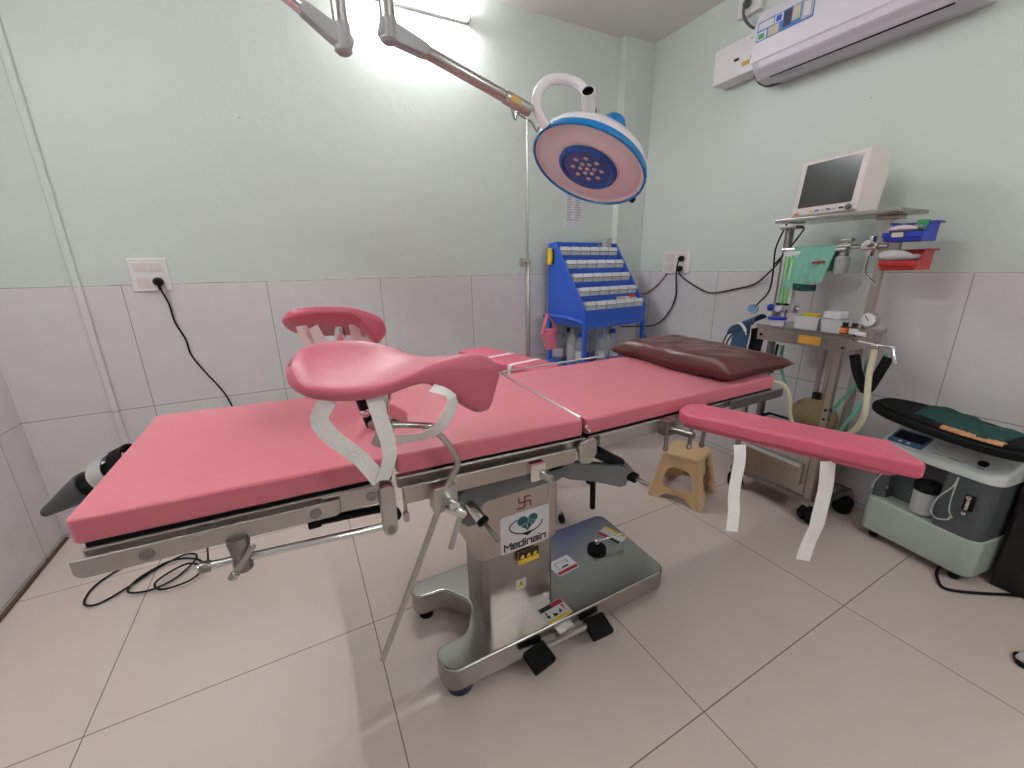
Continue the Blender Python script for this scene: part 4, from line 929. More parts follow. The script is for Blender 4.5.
coil = [(0.162, YB - 0.04, 1.19), (0.175, YB - 0.016, 1.12), (0.180, YB - 0.012, 1.03), (0.205, YB - 0.010, 0.94), (0.212, YB - 0.010, 0.86), (0.255, YB - 0.010, 0.76), (0.32, YB - 0.010, 0.62), (0.36, YB - 0.012, 0.40), (0.37, YB - 0.03, 0.15), (0.34, 1.10, 0.01), (0.25, 0.95, 0.008), (0.05, 0.90, 0.008), (-0.10, 0.86, 0.008), (-0.195, 0.76, 0.008), (-0.20, 0.65, 0.008), (-0.15, 0.615, 0.008), (-0.08, 0.66, 0.010), (0.00, 0.74, 0.012), (0.10, 0.80, 0.012), (0.15, 0.75, 0.012), (0.10, 0.64, 0.012), (0.02, 0.60, 0.012), (-0.06, 0.63, 0.014), (-0.04, 0.71, 0.015), (0.06, 0.77, 0.018), (0.16, 0.72, 0.018), (0.19, 0.64, 0.018), (0.15, 0.58, 0.016), (0.06, 0.575, 0.016), (0.03, 0.64, 0.018), (0.12, 0.70, 0.024), (0.20, 0.64, 0.03), (0.25, 0.52, 0.16), (0.31, 0.32, 0.42), (0.38, 0.08, 0.74)]
MB().tube(coil, 0.0042, 8, 6).build('cord', 'cable', pc)
# right wall socket plate
sr = thing('switchboard', 'white socket plate low on the right wall holding two black plugs', 'socket', (XR - 0.01, 0.83, 1.27))
XS = XR
MB().box((XS - 0.012, 0.712, 1.198), (XS, 0.955, 1.350), 0.004).build('plate', 'white', sr)
for y0, y1, z0, z1 in ((0.85, 0.935, 1.285, 1.335), (0.74, 0.83, 1.285, 1.335), (0.85, 0.935, 1.212, 1.262), (0.74, 0.83, 1.212, 1.262)):
    MB().box((XS - 0.0145, y0, z0), (XS - 0.010, y1, z1), 0.002).build('socket_outlet', 'cream', sr)
c1 = thing('power_cord', 'black cord sagging along the right wall from the lower plug to the trolley', 'cable', (XS - 0.02, 0.79, 1.235))
plug(MB(), (XS - 0.014, 0.782, 1.232), (-1, 0, 0)).build('plug', 'black', c1)
MB().tube([(XS - 0.045, 0.782, 1.225), (XS - 0.03, 0.765, 1.185), (XS - 0.014, 0.691, 1.134), (XS - 0.012, 0.60, 1.095), (XS - 0.012, 0.508, 1.074), (XS - 0.012, 0.348, 1.106), (XS - 0.016, 0.224, 1.141), (XS - 0.05, 0.12, 1.22), (3.10, 0.035, 1.285), (3.055, 0.005, 1.31)], 0.0048, 8, 6).build('cord', 'cable', c1)
c2 = thing('power_cord', 'black cord dropping from the upper plug to behind the blue rack', 'cable', (XS - 0.02, 0.785, 1.30))
plug(MB(), (XS - 0.014, 0.775, 1.300), (-1, 0, 0)).build('plug', 'black', c2)
MB().tube([(XS - 0.045, 0.775, 1.295), (XS - 0.05, 0.785, 1.26), (XS - 0.035, 0.80, 1.20), (XS - 0.014, 0.812, 1.131), (XS - 0.012, 0.805, 1.04), (XS - 0.012, 0.835, 0.949), (XS - 0.012, 0.90, 0.86), (XS - 0.014, 0.98, 0.805), (XS - 0.05, 1.05, 0.79), (3.06, 1.10, 0.79), (2.99, 1.14, 0.79)], 0.0048, 8, 6).build('cord', 'cable', c2)
rc = MB().tube([(XS - 0.012, 0.91, 1.197), (XS - 0.010, 0.92, 1.18), (XS - 0.010, 1.005, 1.10), (XS - 0.010, 1.09, 1.045), (XS - 0.05, 1.12, 1.04), (3.05, 1.13, 1.04), (2.985, 1.14, 1.04)], 0.0042, 8, 6)
tag(rc.build('power_cord', 'cable_red'), 'thin red cord running from the right wall socket to the blue rack', 'cable')

# ================================================================== AIR CONDITIONER
ACY0, ACY1 = 0.292, -0.535       # left and right end
ac = thing('air_conditioner', 'white split air conditioner high on the right wall with a colour sticker', 'air conditioner', (3.1, -0.12, 2.18))
def ac_prism(mb, prof, ya, yb, bev=0.0): 
    m = basis((0, ya, 0), (1, 0, 0), (0, 0, 1))            # extrudes towards -y
    return mb.prism(prof, 0, ya - yb, m, bev=bev)
body = fillet([(XR, 2.195), (3.13, 2.180), (3.06, 2.192), (3.012, 2.226), (3.000, 2.262), (2.996, 2.42), (3.030, 2.478), (XR, 2.485)], [0, 0.02, 0.02, 0.03, 0.02, 0.05, 0.03, 0], 5)
ac_prism(MB(), body, ACY0, ACY1, 0.012).build('body', 'ac_low', ac, smooth=45)
front = fillet([(3.030, 2.486), (2.994, 2.42), (2.992, 2.264), (3.000, 2.256), (3.004, 2.262), (3.006, 2.42), (3.036, 2.478)], [0.01, 0.05, 0.006, 0.002, 0.002, 0.04, 0.0], 5)
ac_prism(MB(), front, ACY0 + 0.002, ACY1 - 0.002, 0.003).build('front_panel', 'ac', ac, smooth=45)
ac_prism(MB(), [(3.060, 2.1905), (3.068, 2.1885), (3.068, 2.195), (3.060, 2.196)], ACY0 - 0.07, ACY1 + 0.07).build('air_slot', 'black', ac)
ac_prism(MB(), fillet([(2.9995, 2.258), (3.009, 2.230), (3.054, 2.195), (3.057, 2.199), (3.014, 2.234), (3.003, 2.260)], 0.003, 2), ACY0 - 0.04, ACY1 + 0.04).build('louvre', 'ac', ac, smooth=45)
MF = basis((2.9912, 0, 0), (0, -1, 0.0), (0.02, 0, 1))       # local x = to the right along the front, local y = up, z = out
def acf(y, z): return basis((2.9928 - 0.0, y, z), (0, -1, 0), (0.0128, 0, 1))
m6 = acf(0.275, 2.365)
stk = rect(MB(), 0, -0.022, 0.265, 0.062, m6, 0, 0.0012).build('sticker', 'blue_lbl', ac, 'blue and grey feature sticker')
for i, (x0, y0, x1, y1, mt_) in enumerate(((0.004, -0.018, 0.050, 0.018, 'paper'), (0.010, -0.012, 0.040, 0.010, 'green_lbl'), (0.006, 0.026, 0.080, 0.056, 'paper'), (0.058, -0.018, 0.110, 0.020, 'tan_lbl'), (0.085, 0.024, 0.125, 0.058, 'paper'), (0.092, 0.028, 0.118, 0.054, 'blue_bin'), (0.130, -0.010, 0.165, 0.056, 'navy'), (0.170, 0.0, 0.205, 0.058, 'tan_lbl'), (0.212, -0.014, 0.260, 0.058, 'lightgrey'), (0.222, -0.004, 0.250, 0.050, 'paper'), (0.228, 0.012, 0.244, 0.036, 'blue_bin'))):
    rect(MB(), x0, y0, x1, y1, m6, 0.0012 + 0.0003 * (i % 2), 0.0016 + 0.0004 * (i % 2)).build('print_panel', mt_, stk)
# faint maker's marks under the slot
mk = MB(); m7 = basis((3.090, ACY0 - 0.09, 2.1865), (0, -1, 0), (-1, 0, 0.17))
mk.prism([(0, -0.006), (0.016, -0.006), (0.008, 0.008)], 0.0, 0.0016, m7)
for k in range(6): rect(mk, 0.024 + k * 0.017, -0.005, 0.036 + k * 0.017, 0.005, m7, 0, 0.0012)
mk.build('faint_mark', 'lightgrey', ac)
sb = thing('stabiliser', 'white wall box with a yellow tag left of the air conditioner', 'voltage stabiliser', (3.16, 0.45, 2.36))
MB().box((3.100, 0.325, 2.275), (XR, 0.600, 2.455), 0.008).build('case', 'white_gloss', sb)
MB().box((3.0985, 0.440, 2.352), (3.101, 0.470, 2.366), 0.001).build('display', 'black', sb)
MB().box((3.0985, 0.372, 2.312), (3.101, 0.420, 2.334), 0.001).build('tag', 'gold', sb, 'yellow tag')
MB().box((3.0985, 0.350, 2.334), (3.1005, 0.372, 2.348), 0.001).build('switch', 'black', sb)
MB().box((3.0985, 0.34, 2.425), (3.1005, 0.385, 2.434), 0.0005).build('badge', 'lightgrey', sb)
us = thing('wall_socket', 'white socket box with a grey plug above the wall box near the ceiling', 'socket', (XR - 0.01, 0.475, 2.62))
MB().box((XR - 0.035, 0.405, 2.595), (XR, 0.545, 2.735), 0.005).build('box', 'white', us)
uc = thing('power_cord', 'grey plug and short cord beside the top of the air conditioner', 'cable', (XR - 0.04, 0.49, 2.63))
plug(MB(), (XR - 0.036, 0.480, 2.645), (-1, 0, -0.2)).build('plug', 'slate', uc)
MB().tube([(XR - 0.07, 0.480, 2.635), (XR - 0.065, 0.485, 2.60), (XR - 0.045, 0.475, 2.56), (XR - 0.035, 0.44, 2.52), (XR - 0.03, 0.40, 2.50), (XR - 0.03, 0.36, 2.458)], 0.007, 8, 6).build('cord', 'slate', uc)
lc = MB().tube([(3.12, 0.322, 2.345), (3.07, 0.318, 2.30), (3.075, 0.315, 2.235), (3.11, 0.305, 2.205), (3.15, 0.29, 2.21), (3.17, 0.27, 2.22)], 0.006, 8, 6).tube([(3.11, 0.335, 2.29), (3.09, 0.322, 2.25), (3.10, 0.305, 2.20), (3.14, 0.27, 2.178), (3.17, 0.23, 2.19)], 0.006, 8, 6)
tag(lc.build('cable_loop', 'slate'), 'grey cable loop hanging between the wall box and the air conditioner', 'cable')

# ================================================================== ANAESTHESIA TROLLEY
TA = math.radians(-91.5)
TM = Matrix.Translation((2.838, -0.035, 0)) @ Matrix.Rotation(TA, 4, 'Z')
def W(x, y, z): return TM @ Vector((x, y, z))
tr = thing('anaesthesia_trolley', 'tall steel anaesthesia trolley with gas hoses against the right wall', 'trolley', (2.838, -0.035, 0), TA)
B = lambda mb, name, mt_, par=tr, label=None, sm=35: mb.build(name, mt_, par, label, sm, local=True)
for x, z1 in ((0.0, 0.90), (0.395, 0.90)):
    B(MB().box((x - 0.014, -0.002, 0.09), (x + 0.014, 0.026, z1), 0.003), 'front_post', 'steel_warm')
for k in range(2):
    B(MB().cyl((0.407, 0.012, 0.60 - 0.045 * k), (0.412, 0.012, 0.60 - 0.045 * k), 0.006, 10).cyl((0.395, -0.006, 0.60 - 0.045 * k), (0.395, 0.0, 0.60 - 0.045 * k), 0.006, 10), 'bolt', 'black')
B(MB().cyl((-0.020, 0.198, 0.09), (-0.020, 0.198, 1.445), 0.020, 18).box((-0.052, 0.16, 1.428), (0.03, 0.235, 1.444), 0.003), 'back_pole', 'steel_dark')
B(MB().box((0.380, 0.182, 0.09), (0.410, 0.214, 1.450), 0.003).box((0.355, 0.16, 1.435), (0.435, 0.235, 1.450), 0.003), 'back_pole', 'steel_warm')
B(MB().box((0.195, 0.27, 0.10), (0.215, 0.29, 0.89), 0.002).box((0.235, 0.27, 0.10), (0.255, 0.29, 0.89), 0.002), 'rear_strut', 'steel_warm')
B(MB().box((0.000, 0.03, 1.450), (0.490, 0.27, 1.466), 0.003), 'top_shelf', 'steel_flat')
tt = B(MB().box((0.015, -0.02, 0.942), (0.437, 0.30, 0.952), 0.003).box((0.015, -0.02, 0.948), (0.437, -0.012, 0.960), 0.002).box((0.429, -0.02, 0.948), (0.437, 0.30, 0.960), 0.002), 'table_top', 'steel_flat')
ap = B(MB().box((0.022, -0.012, 0.882), (0.430, 0.285, 0.942), 0.003), 'apron', 'steel_warm')
mA = basis((0.275, -0.0125, 0.913), (1, 0, 0), (0, 0, 1))
ylb = B(rect(MB(), -0.048, -0.019, 0.048, 0.019, mA, 0, 0.0010), 'maker_label', 'gold', ap, 'yellow printed label')
tl_ = MB()
for k in range(3):
    x = -0.038
    while x < 0.034:
        L_ = random.uniform(0.006, 0.016); rect(tl_, x, 0.009 - k * 0.010, x + L_, 0.013 - k * 0.010, mA, 0.0010, 0.0014); x += L_ + 0.004
B(MB().box((0.335, -0.016, 0.885), (0.430, -0.011, 0.938), 0.001), 'side_plate', 'steel', ap)
B(tl_, 'print', 'orange', ap)
B(MB().cyl((0.045, -0.013, 0.910), (0.045, -0.017, 0.910), 0.007, 12).cyl((0.415, -0.013, 0.900), (0.415, -0.017, 0.900), 0.006, 12), 'bolt', 'black', ap)
B(MB().cyl((0.40, 0.02, 0.935), (0.545, 0.015, 0.925), 0.008, 14, 0.002).cyl((0.50, 0.017, 0.919), (0.53, 0.016, 0.925), 0.012, 14, 0.003).tube([(0.545, 0.015, 0.925), (0.575, 0.01, 0.925), (0.585, 0.0, 0.905), (0.597, -0.005, 0.875)], 0.007, 10, 4).ball((0.599, -0.006, 0.871), 0.011, 12), 'hose_outlet', 'chrome')
# bottom: frame, drawer cabinet, shelf
B(MB().box((-0.02, -0.005, 0.105), (0.45, 0.02, 0.130), 0.003).box((-0.02, 0.28, 0.105), (0.45, 0.305, 0.130), 0.003).box((-0.02, 0.0, 0.105), (0.005, 0.30, 0.130), 0.003).box((0.425, 0.0, 0.105), (0.45, 0.30, 0.130), 0.003), 'bottom_frame', 'steel_dark')
B(MB().box((0.01, 0.012, 0.13), (0.365, 0.29, 0.345), 0.003), 'cabinet', 'steel_warm')
dr = B(MB().box((0.03, -0.006, 0.185), (0.35, 0.014, 0.300), 0.004), 'drawer', 'steel_warm')
B(MB().box((0.03, -0.024, 0.282), (0.35, -0.002, 0.306), 0.009), 'drawer_handle', 'alu', dr)
B(MB().box((0.372, 0.005, 0.115), (0.412, 0.02, 0.36), 0.002), 'side_panel', 'steel_warm')
B(MB().box((0.0, 0.005, 0.352), (0.44, 0.30, 0.366), 0.003), 'lower_shelf', 'steel_dark')
def caster(x, y, a):
    m = Matrix.Translation((x, y, 0)) @ Matrix.Rotation(a, 4, 'Z')
    c = MB().prism(fillet([(-0.022, 0.045), (0.03, 0.035), (0.032, 0.082), (-0.02, 0.086)], 0.01), -0.020, 0.020, m @ basis((0, 0, 0), (1, 0, 0), (0, 0, 1)), bev=0.003)
    cf = B(c, 'caster', 'black')
    B(MB().lathe([(0.016, -0.011), (0.038, -0.011), (0.042, -0.006), (0.042, 0.006), (0.038, 0.011), (0.016, 0.011)], m @ Matrix.Translation((0.008, 0.024, 0.042)) @ Matrix.Rotation(PI / 2, 4, 'X'), 24).lathe([(0.016, -0.011), (0.038, -0.011), (0.042, -0.006), (0.042, 0.006), (0.038, 0.011), (0.016, 0.011)], m @ Matrix.Translation((0.008, -0.024, 0.042)) @ Matrix.Rotation(PI / 2, 4, 'X'), 24), 'wheel', 'rubber', cf)
caster(0.0, 0.015, 0.6); caster(0.405, 0.015, 1.2); caster(0.0, 0.27, 0.2); caster(0.43, 0.27, 0.3)
# flow meters on the left pole
B(MB().box((0.003, 0.135, 1.295), (0.083, 0.178, 1.318), 0.003), 'meter_head', 'white')
B(MB().box((0.006, 0.132, 1.055), (0.018, 0.165, 1.297), 0.002).box((0.068, 0.132, 1.055), (0.080, 0.165, 1.297), 0.002), 'meter_frame', 'bin_white')
B(MB().box((0.018, 0.136, 1.055), (0.068, 0.150, 1.297), 0.002), 'flow_tube', 'rota')
B(MB().cyl((0.032, 0.132, 1.05), (0.032, 0.132, 1.29), 0.006, 10).cyl((0.054, 0.132, 1.05), (0.054, 0.132, 1.29), 0.006, 10), 'flow_tube', 'rota')
vb = B(MB().box((0.000, 0.125, 1.012), (0.106, 0.175, 1.052), 0.006), 'valve_block', 'lightgrey')
B(MB().box((0.013, 0.122, 1.050), (0.038, 0.15, 1.060), 0.002).box((0.050, 0.122, 1.050), (0.074, 0.15, 1.060), 0.002), 'tube_seat', 'black', vb)
B(MB().lathe([(0.013, 0), (0.018, 0.004), (0.018, 0.02), (0.012, 0.028)], axis_m((0.000, 0.13, 1.034), (-0.042, 0.11, 1.034)), 18), 'valve_knob', 'cap_blue', vb, 'blue knob')
B(MB().lathe([(0.013, 0), (0.016, 0.004), (0.016, 0.02), (0.012, 0.024)], axis_m((0.038, 0.126, 1.03), (0.038, 0.08, 1.03)), 18), 'valve_knob', 'white', vb, 'white knob')
B(MB().cyl((0.073, 0.12, 1.03), (0.073, 0.12, 0.915), 0.005, 10).cyl((0.106, 0.14, 1.03), (0.128, 0.12, 1.04), 0.009, 12, 0.002), 'gas_stem', 'steel_dark', vb)
# manifold bar with vacuum jar, valve and hook
B(MB().cyl((-0.015, 0.165, 1.328), (0.42, 0.165, 1.328), 0.010, 14), 'manifold_bar', 'chrome')
rgv = B(MB().cyl((0.260, 0.165, 1.348), (0.260, 0.165, 1.29), 0.022, 18, 0.004).cyl((0.235, 0.155, 1.332), (0.290, 0.155, 1.332), 0.011, 14, 0.003).cyl((0.245, 0.13, 1.318), (0.285, 0.13, 1.318), 0.010, 14, 0.003).box((0.240, 0.15, 1.348), (0.285, 0.19, 1.368), 0.005), 'regulator', 'steel')
B(MB().lathe([(0.0, -0.075), (0.024, -0.073), (0.028, -0.066), (0.030, 0.0), (0.022, 0.008)], Matrix.Translation((0.260, 0.165, 1.282)), 22), 'jar', 'frost', rgv)
B(MB().cyl((0.360, 0.165, 1.37), (0.360, 0.165, 1.285), 0.017, 18, 0.004).box((0.330, 0.140, 1.312), (0.390, 0.188, 1.342), 0.007).cyl((0.370, 0.14, 1.335), (0.370, 0.10, 1.34), 0.013, 16, 0.003).tube([(0.360, 0.165, 1.30), (0.358, 0.16, 1.25), (0.361, 0.155, 1.215), (0.380, 0.15, 1.195), (0.415, 0.14, 1.165)], 0.0055, 10, 3), 'outlet_valve', 'chrome')
# hoses, bag
B(MB().tube([(0.515, 0.016, 0.91), (0.520, 0.010, 0.80), (0.535, 0.0, 0.70), (0.540, 0.0, 0.62), (0.515, 0.02, 0.545), (0.46, 0.05, 0.48), (0.40, 0.08, 0.44)], 0.0115, 14, 6), 'gas_hose', 'hose')
B(MB().tube([(0.10, 0.05, 0.66), (0.165, 0.02, 0.668), (0.20, 0.015, 0.655), (0.225, 0.015, 0.60), (0.24, 0.015, 0.52), (0.28, 0.02, 0.44)], 0.0095, 12, 6), 'gas_hose', 'hose')
B(MB().tube([(0.445, 0.03, 0.87), (0.465, 0.035, 0.80), (0.492, 0.05, 0.735), (0.505, 0.055, 0.720), (0.515, 0.065, 0.74), (0.545, 0.08, 0.87)], 0.019, 12, 3), 'breathing_hose', 'black')
B(MB().ball((0.275, 0.15, 0.50), (0.105, 0.10, 0.10), 24), 'breathing_bag', 'khaki')
B(MB().cyl((0.275, 0.15, 0.59), (0.275, 0.15, 0.63), 0.02, 16, 0.003), 'bag_neck', 'black')
for pts in ([(0.05, 0.14, 0.84), (0.04, 0.13, 0.75), (0.02, 0.12, 0.66), (0.0, 0.12, 0.58)], [(0.07, 0.15, 0.84), (0.08, 0.14, 0.74), (0.12, 0.13, 0.66), (0.16, 0.12, 0.60)], [(0.47, 0.12, 0.88), (0.45, 0.12, 0.75), (0.38, 0.13, 0.60), (0.34, 0.14, 0.52)], [(0.52, 0.12, 0.88), (0.50, 0.12, 0.72), (0.44, 0.13, 0.55), (0.40, 0.14, 0.45)]):
    B(MB().tube(pts, 0.008, 10, 6), 'gas_tube', 'green_tube')
B(MB().tube([(0.10, 0.05, 0.86), (0.105, 0.04, 0.80), (0.11, 0.04, 0.76), (0.10, 0.04, 0.735)], 0.005, 8, 5).cyl((0.10, 0.04, 0.735), (0.098, 0.04, 0.71), 0.009, 12, 0.002), 'gas_lead', 'black')
B(MB().tube([(0.035, 0.19, 1.44), (0.06, 0.18, 1.425), (0.02, 0.18, 1.36), (-0.02, 0.17, 1.30), (-0.06, 0.17, 1.25)], 0.004, 8, 1), 'monitor_lead', 'black')

# monitor on top
mo = thing('patient_monitor', 'cream patient monitor with a dark screen on the trolley top shelf', 'monitor', tuple(W(0.185, 0.06, 1.466)), TA - 0.16)
TOPm = TOP[mo.name]
mm = TOPm @ Matrix.Rotation(-0.06, 4, 'X') @ Matrix.Diagonal((1, 1, 1.08, 1))
prof = fillet([(0.0, 0.012), (0.010, 0.232), (0.035, 0.240), (0.12, 0.232), (0.145, 0.15), (0.130, 0.012), (0.13, 0.0), (0.02, 0.0)], [0.006, 0.01, 0.02, 0.03, 0.03, 0.02, 0.01, 0.01], 4)   # local (depth, height)
mb = MB(); mb.prism(prof, -0.148, 0.148, mm @ basis((0, 0, 0), (0, 1, 0), (0, 0, 1)), bev=0.010, seg=3)
mb.build('case', 'cream', mo, smooth=45)
FM = mm @ basis((0.0, 0.0055, 0.12), (1, 0, 0), (0.0, 0.0455, 1.0))
MB().prism(fillet([(-0.120, -0.078), (0.122, -0.078), (0.122, 0.098), (-0.120, 0.098)], 0.004), -0.002, 0.0025, FM).build('screen', 'screen', mo)
kn = MB().cyl(FM @ Vector((0.118, -0.097, 0)), FM @ Vector((0.118, -0.097, 0.014)), 0.012, 20, 0.003).build('dial', 'slate', mo)
for k, (x, mt_) in enumerate(((-0.05, 'gold'), (-0.022, 'blue_lbl'), (0.004, 'lightgrey'), (0.030, 'blue_lbl'), (0.056, 'lightgrey'), (0.085, 'navy'))):
    MB().box((x - 0.009, -0.1, 0), (x + 0.009, -0.092, 0.004), 0.001, m=FM).build('button', mt_, mo)
MB().box((-0.132, -0.106, 0), (-0.108, -0.096, 0.003), 0.001, m=FM).build('button', 'orange', mo, 'orange button')
MB().cyl(mm @ Vector((0.13, 0.05, 0.238)), mm @ Vector((0.13, 0.10, 0.236)), 0.010, 12, 0.004).build('handle_hinge', 'cream', mo)

# bins hung on the right pole
def pick_bin(label, x0, x1, y0, y1, z0, z1, zl, mt_):
    """open fronted bin: front (towards -x) low, back high; y0 > y1"""
    r = thing('hanging_bin', label, 'bin', ((x0 + x1) / 2, (y0 + y1) / 2, z0))
    mb = MB(); t = 0.004; dx = x1 - x0; fl = 0.014
    mb.box((x0 + 0.012, y1 + 0.008, z0), (x1 - 0.008, y0 - 0.008, z0 + t))
    sidep = [(x0 + 0.012, z0), (x1 - 0.008, z0), (x1, z1), (x0 + dx * 0.42, z1), (x0 + dx * 0.22, zl), (x0, zl), (x0, zl - 0.008)]
    for yy in (y0, y1 + t): mb.prism(sidep, 0, t, basis((0, yy, 0), (1, 0, 0), (0, 0, 1)))
    mb.box((x0, y1, z0 + 0.004), (x0 + t, y0, zl), m=None)
    mb.box((x1 - t - 0.004, y1, z0), (x1 - 0.004, y0, z1))
    b = mb.build('tub', mt_, r, smooth=20)
    MB().box((x0 - 0.008, y1 - 0.004, zl - 0.020), (x0 + t, y0 + 0.004, zl), 0.002).build('front_lip', mt_, r)
    fr = MB().box((x1 - t - 0.006, y1 - fl, z1 - 0.006), (x1 + 0.002, y0 + fl, z1), 0.001)
    fr.box((x0 + dx * 0.42, y1 - fl, z1 - 0.005), (x1, y1 + 0.002, z1), 0.001).box((x0 + dx * 0.42, y0 - 0.002, z1 - 0.005), (x1, y0 + fl, z1), 0.001)
    fr.build('rim', mt_, r)
    return r
pick_bin('blue plastic bin of packets hanging on the right trolley pole', 2.855, 3.000, -0.490, -0.605, 1.338, 1.412, 1.373, 'blue_bin')
pick_bin('red plastic bin of packets hanging below the blue one', 2.855, 3.000, -0.497, -0.610, 1.228, 1.309, 1.265, 'red_bin')
rect(MB(), -0.018, -0.010, 0.018, 0.008, basis((2.8465, -0.535, 1.364), (0, -1, 0), (0, 0, 1)), 0, 0.001).build('paper_patch', 'tan_lbl', bpy.data.objects['hanging_bin'])
MB_ = MB().box((2.992, -0.50, 1.25), (3.008, -0.46, 1.40), 0.002)
MB_.build('bin_bracket', 'steel_dark', tr)
# packets inside the bins
def packet(name, label, pts, r, mt_, cat='packet', flat=0.6):
    mb = MB(); mb.tube(pts, lambda t: r * (0.35 + 0.65 * math.sin(PI * min(1, max(0, 0.08 + 0.84 * t)))), 12, 5)
    c = sum((Vector(p) for p in pts), Vector()) / len(pts)
    for v in mb.bm.verts: v.co.z = c.z + (v.co.z - c.z) * flat
    return tag(mb.build(name, mt_, None, smooth=60), label, cat)
packet('dressing_packet', 'pale pink packet at the front of the blue bin', [(2.862, -0.500, 1.383), (2.875, -0.535, 1.390), (2.89, -0.575, 1.383)], 0.022, 'packet')
packet('dressing_packet', 'pale packet with green and red print at the back of the blue bin', [(2.90, -0.55, 1.385), (2.925, -0.575, 1.395), (2.945, -0.59, 1.385)], 0.024, 'clear')
tag(MB().box((2.905, -0.60, 1.378), (2.925, -0.565, 1.418), 0.003).build('label_card', 'green_lbl'), 'small green card poking out of the blue bin', 'card')
packet('syringe_packet', 'silver crinkled packet at the front of the red bin', [(2.852, -0.488, 1.282), (2.875, -0.530, 1.286), (2.90, -0.575, 1.276)], 0.030, 'instr', flat=0.8)
packet('syringe_packet', 'silver crinkled packet at the right end of the red bin', [(2.91, -0.55, 1.272), (2.93, -0.58, 1.278), (2.95, -0.60, 1.270)], 0.022, 'instr')

# towel over the manifold bar
tw = MB()
def twf(u, v):
    # u along the bar (0 left .. 1 right), v: 0 front hem .. 0.62 fold .. 1 back hem
    x = 0.050 + 0.195 * u
    lenf = 0.198 - 0.02 * u + 0.012 * math.sin(6 * u)
    wob = 0.006 * math.sin(11 * u + 3 * v) + 0.004 * math.sin(23 * u)
    if v < 0.62:
        s = (0.62 - v) / 0.62
        return W(x - 0.015 * s * (1 - u) - 0.03 * s * u, 0.148 - 0.012 * min(1, s * 4) - 0.02 * s + wob * s, 1.341 - lenf * s)
    s = (v - 0.62) / 0.38
    return W(x, 0.148 + 0.036 * min(1, s * 3) + wob * s * 0.5, 1.341 - 0.10 * s * s - 0.02 * s)
tw.slab(twf, 18, 22, lambda u, v: (0.004, 0.0, 0.0014))
two = tag(tw.build('towel', 'green_cloth', None, smooth=60), 'pale green towel draped over the trolley bar', 'towel')
tw2 = MB(); tw2.slab(lambda u, v: W(0.085 + 0.10 * u, 0.118 - 0.012 * math.sin(PI * u), 1.163 - 0.006 * u - (0.028 + 0.006 * math.sin(PI * u)) * v), 8, 4, lambda u, v: (0.02, 0, 0))
o = tw2.build('hem_fold', 'dark_green', two)
tw3 = MB(); mT = basis(W(0.185, 0.118, 1.262), TM.to_3x3() @ Vector((1, 0, 0.1)), (0, 0, 1)); 
for k in range(5): tw3.box((-0.025 + k * 0.011, -0.005 + 0.002 * (k % 2), -0.001), (-0.017 + k * 0.011, 0.006, 0.006), m=mT)
tw3.build('stitching', 'red', two)

# items on the trolley table (z = 0.912)
ZT = 0.952
def open_box(label, x0, x1, y0, y1, h, mt_, tin='slate'):
    r = thing('tray_box', label, 'box', tuple(W((x0 + x1) / 2, (y0 + y1) / 2, ZT)), TA)
    mb = MB(); t = 0.003; q = 0.006
    mb.box((x0 + q, y0 + q, 0), (x1 - q, y1 - q, t))
    for a, b, c, d in ((x0, x1, y0, y0 + t), (x0, x1, y1 - t, y1), (x0, x0 + t, y0, y1), (x1 - t, x1, y0, y1)): mb.box((a, c, 0), (b, d, h))
    c0 = Vector(((x0 + x1) / 2, (y0 + y1) / 2, 0))
    for v in mb.bm.verts: v.co = Vector((v.co.x - c0.x, v.co.y - c0.y, v.co.z)); v.co.x *= 0.9 + 0.1 * v.co.z / h; v.co.y *= 0.9 + 0.1 * v.co.z / h
    mb.build('tub', mt_, r, local=True, smooth=20); return r
open_box('pale grey open box with a yellow packet, left on the trolley top', 0.150, 0.265, 0.06, 0.16, 0.060, 'bin_white')
open_box('pale grey open box under a carton, right on the trolley top', 0.280, 0.395, 0.04, 0.14, 0.060, 'bin_white')
tag(MB().box((0.175, 0.09, 0.985), (0.235, 0.125, 1.024), 0.003, m=TM).build('packet', 'yellow'), 'yellow packet standing in the left grey box on the trolley', 'packet')
tag(MB().box((0.285, 0.05, 1.013), (0.350, 0.12, 1.044), 0.002, m=TM).build('carton', 'paper'), 'white carton lying across the right grey box on the trolley', 'carton')
cb = thing('lidded_tub', 'small white tub with a blue lid at the left of the trolley top', 'tub', tuple(W(0.080, 0.05, ZT)), TA)
MB().lathe([(0.028, 0), (0.031, 0.004), (0.035, 0.036), (0.0, 0.036)], Matrix.Translation(W(0.080, 0.045, ZT)), 24).build('pot', 'white', cb)
MB().lathe([(0.040, 0.034), (0.042, 0.037), (0.042, 0.045), (0.0, 0.047)], Matrix.Translation(W(0.080, 0.045, ZT)), 24).build('lid', 'cap_blue', cb)
for i, (x, lb) in enumerate(((0.395, 'dark vial with an orange label on the trolley, left of two'), (0.430, 'dark vial with a white label on the trolley, right of two'))):
    v = thing('vial', lb, 'vial', tuple(W(x, 0.012, ZT)), TA, 'dark vials on the trolley')
    MB().lathe([(0.014, 0), (0.016, 0.003), (0.016, 0.036), (0.010, 0.044), (0.010, 0.048)], Matrix.Translation(W(x, 0.012, ZT)), 20).build('body', 'amber', v)
    MB().lathe([(0.012, 0.046), (0.012, 0.056), (0, 0.057)], Matrix.Translation(W(x, 0.012, ZT)), 18).build('cap', 'ink', v)
    MB().lathe([(0.0164, 0.010), (0.0164, 0.034)], Matrix.Translation(W(x, 0.012, ZT)), 20, cap=False).build('paper_label', 'orange' if i == 0 else 'paper', v)
ga = thing('pressure_gauge', 'round white dial pressure gauge standing on the right of the trolley', 'gauge', tuple(W(0.475, 0.06, ZT)), TA)
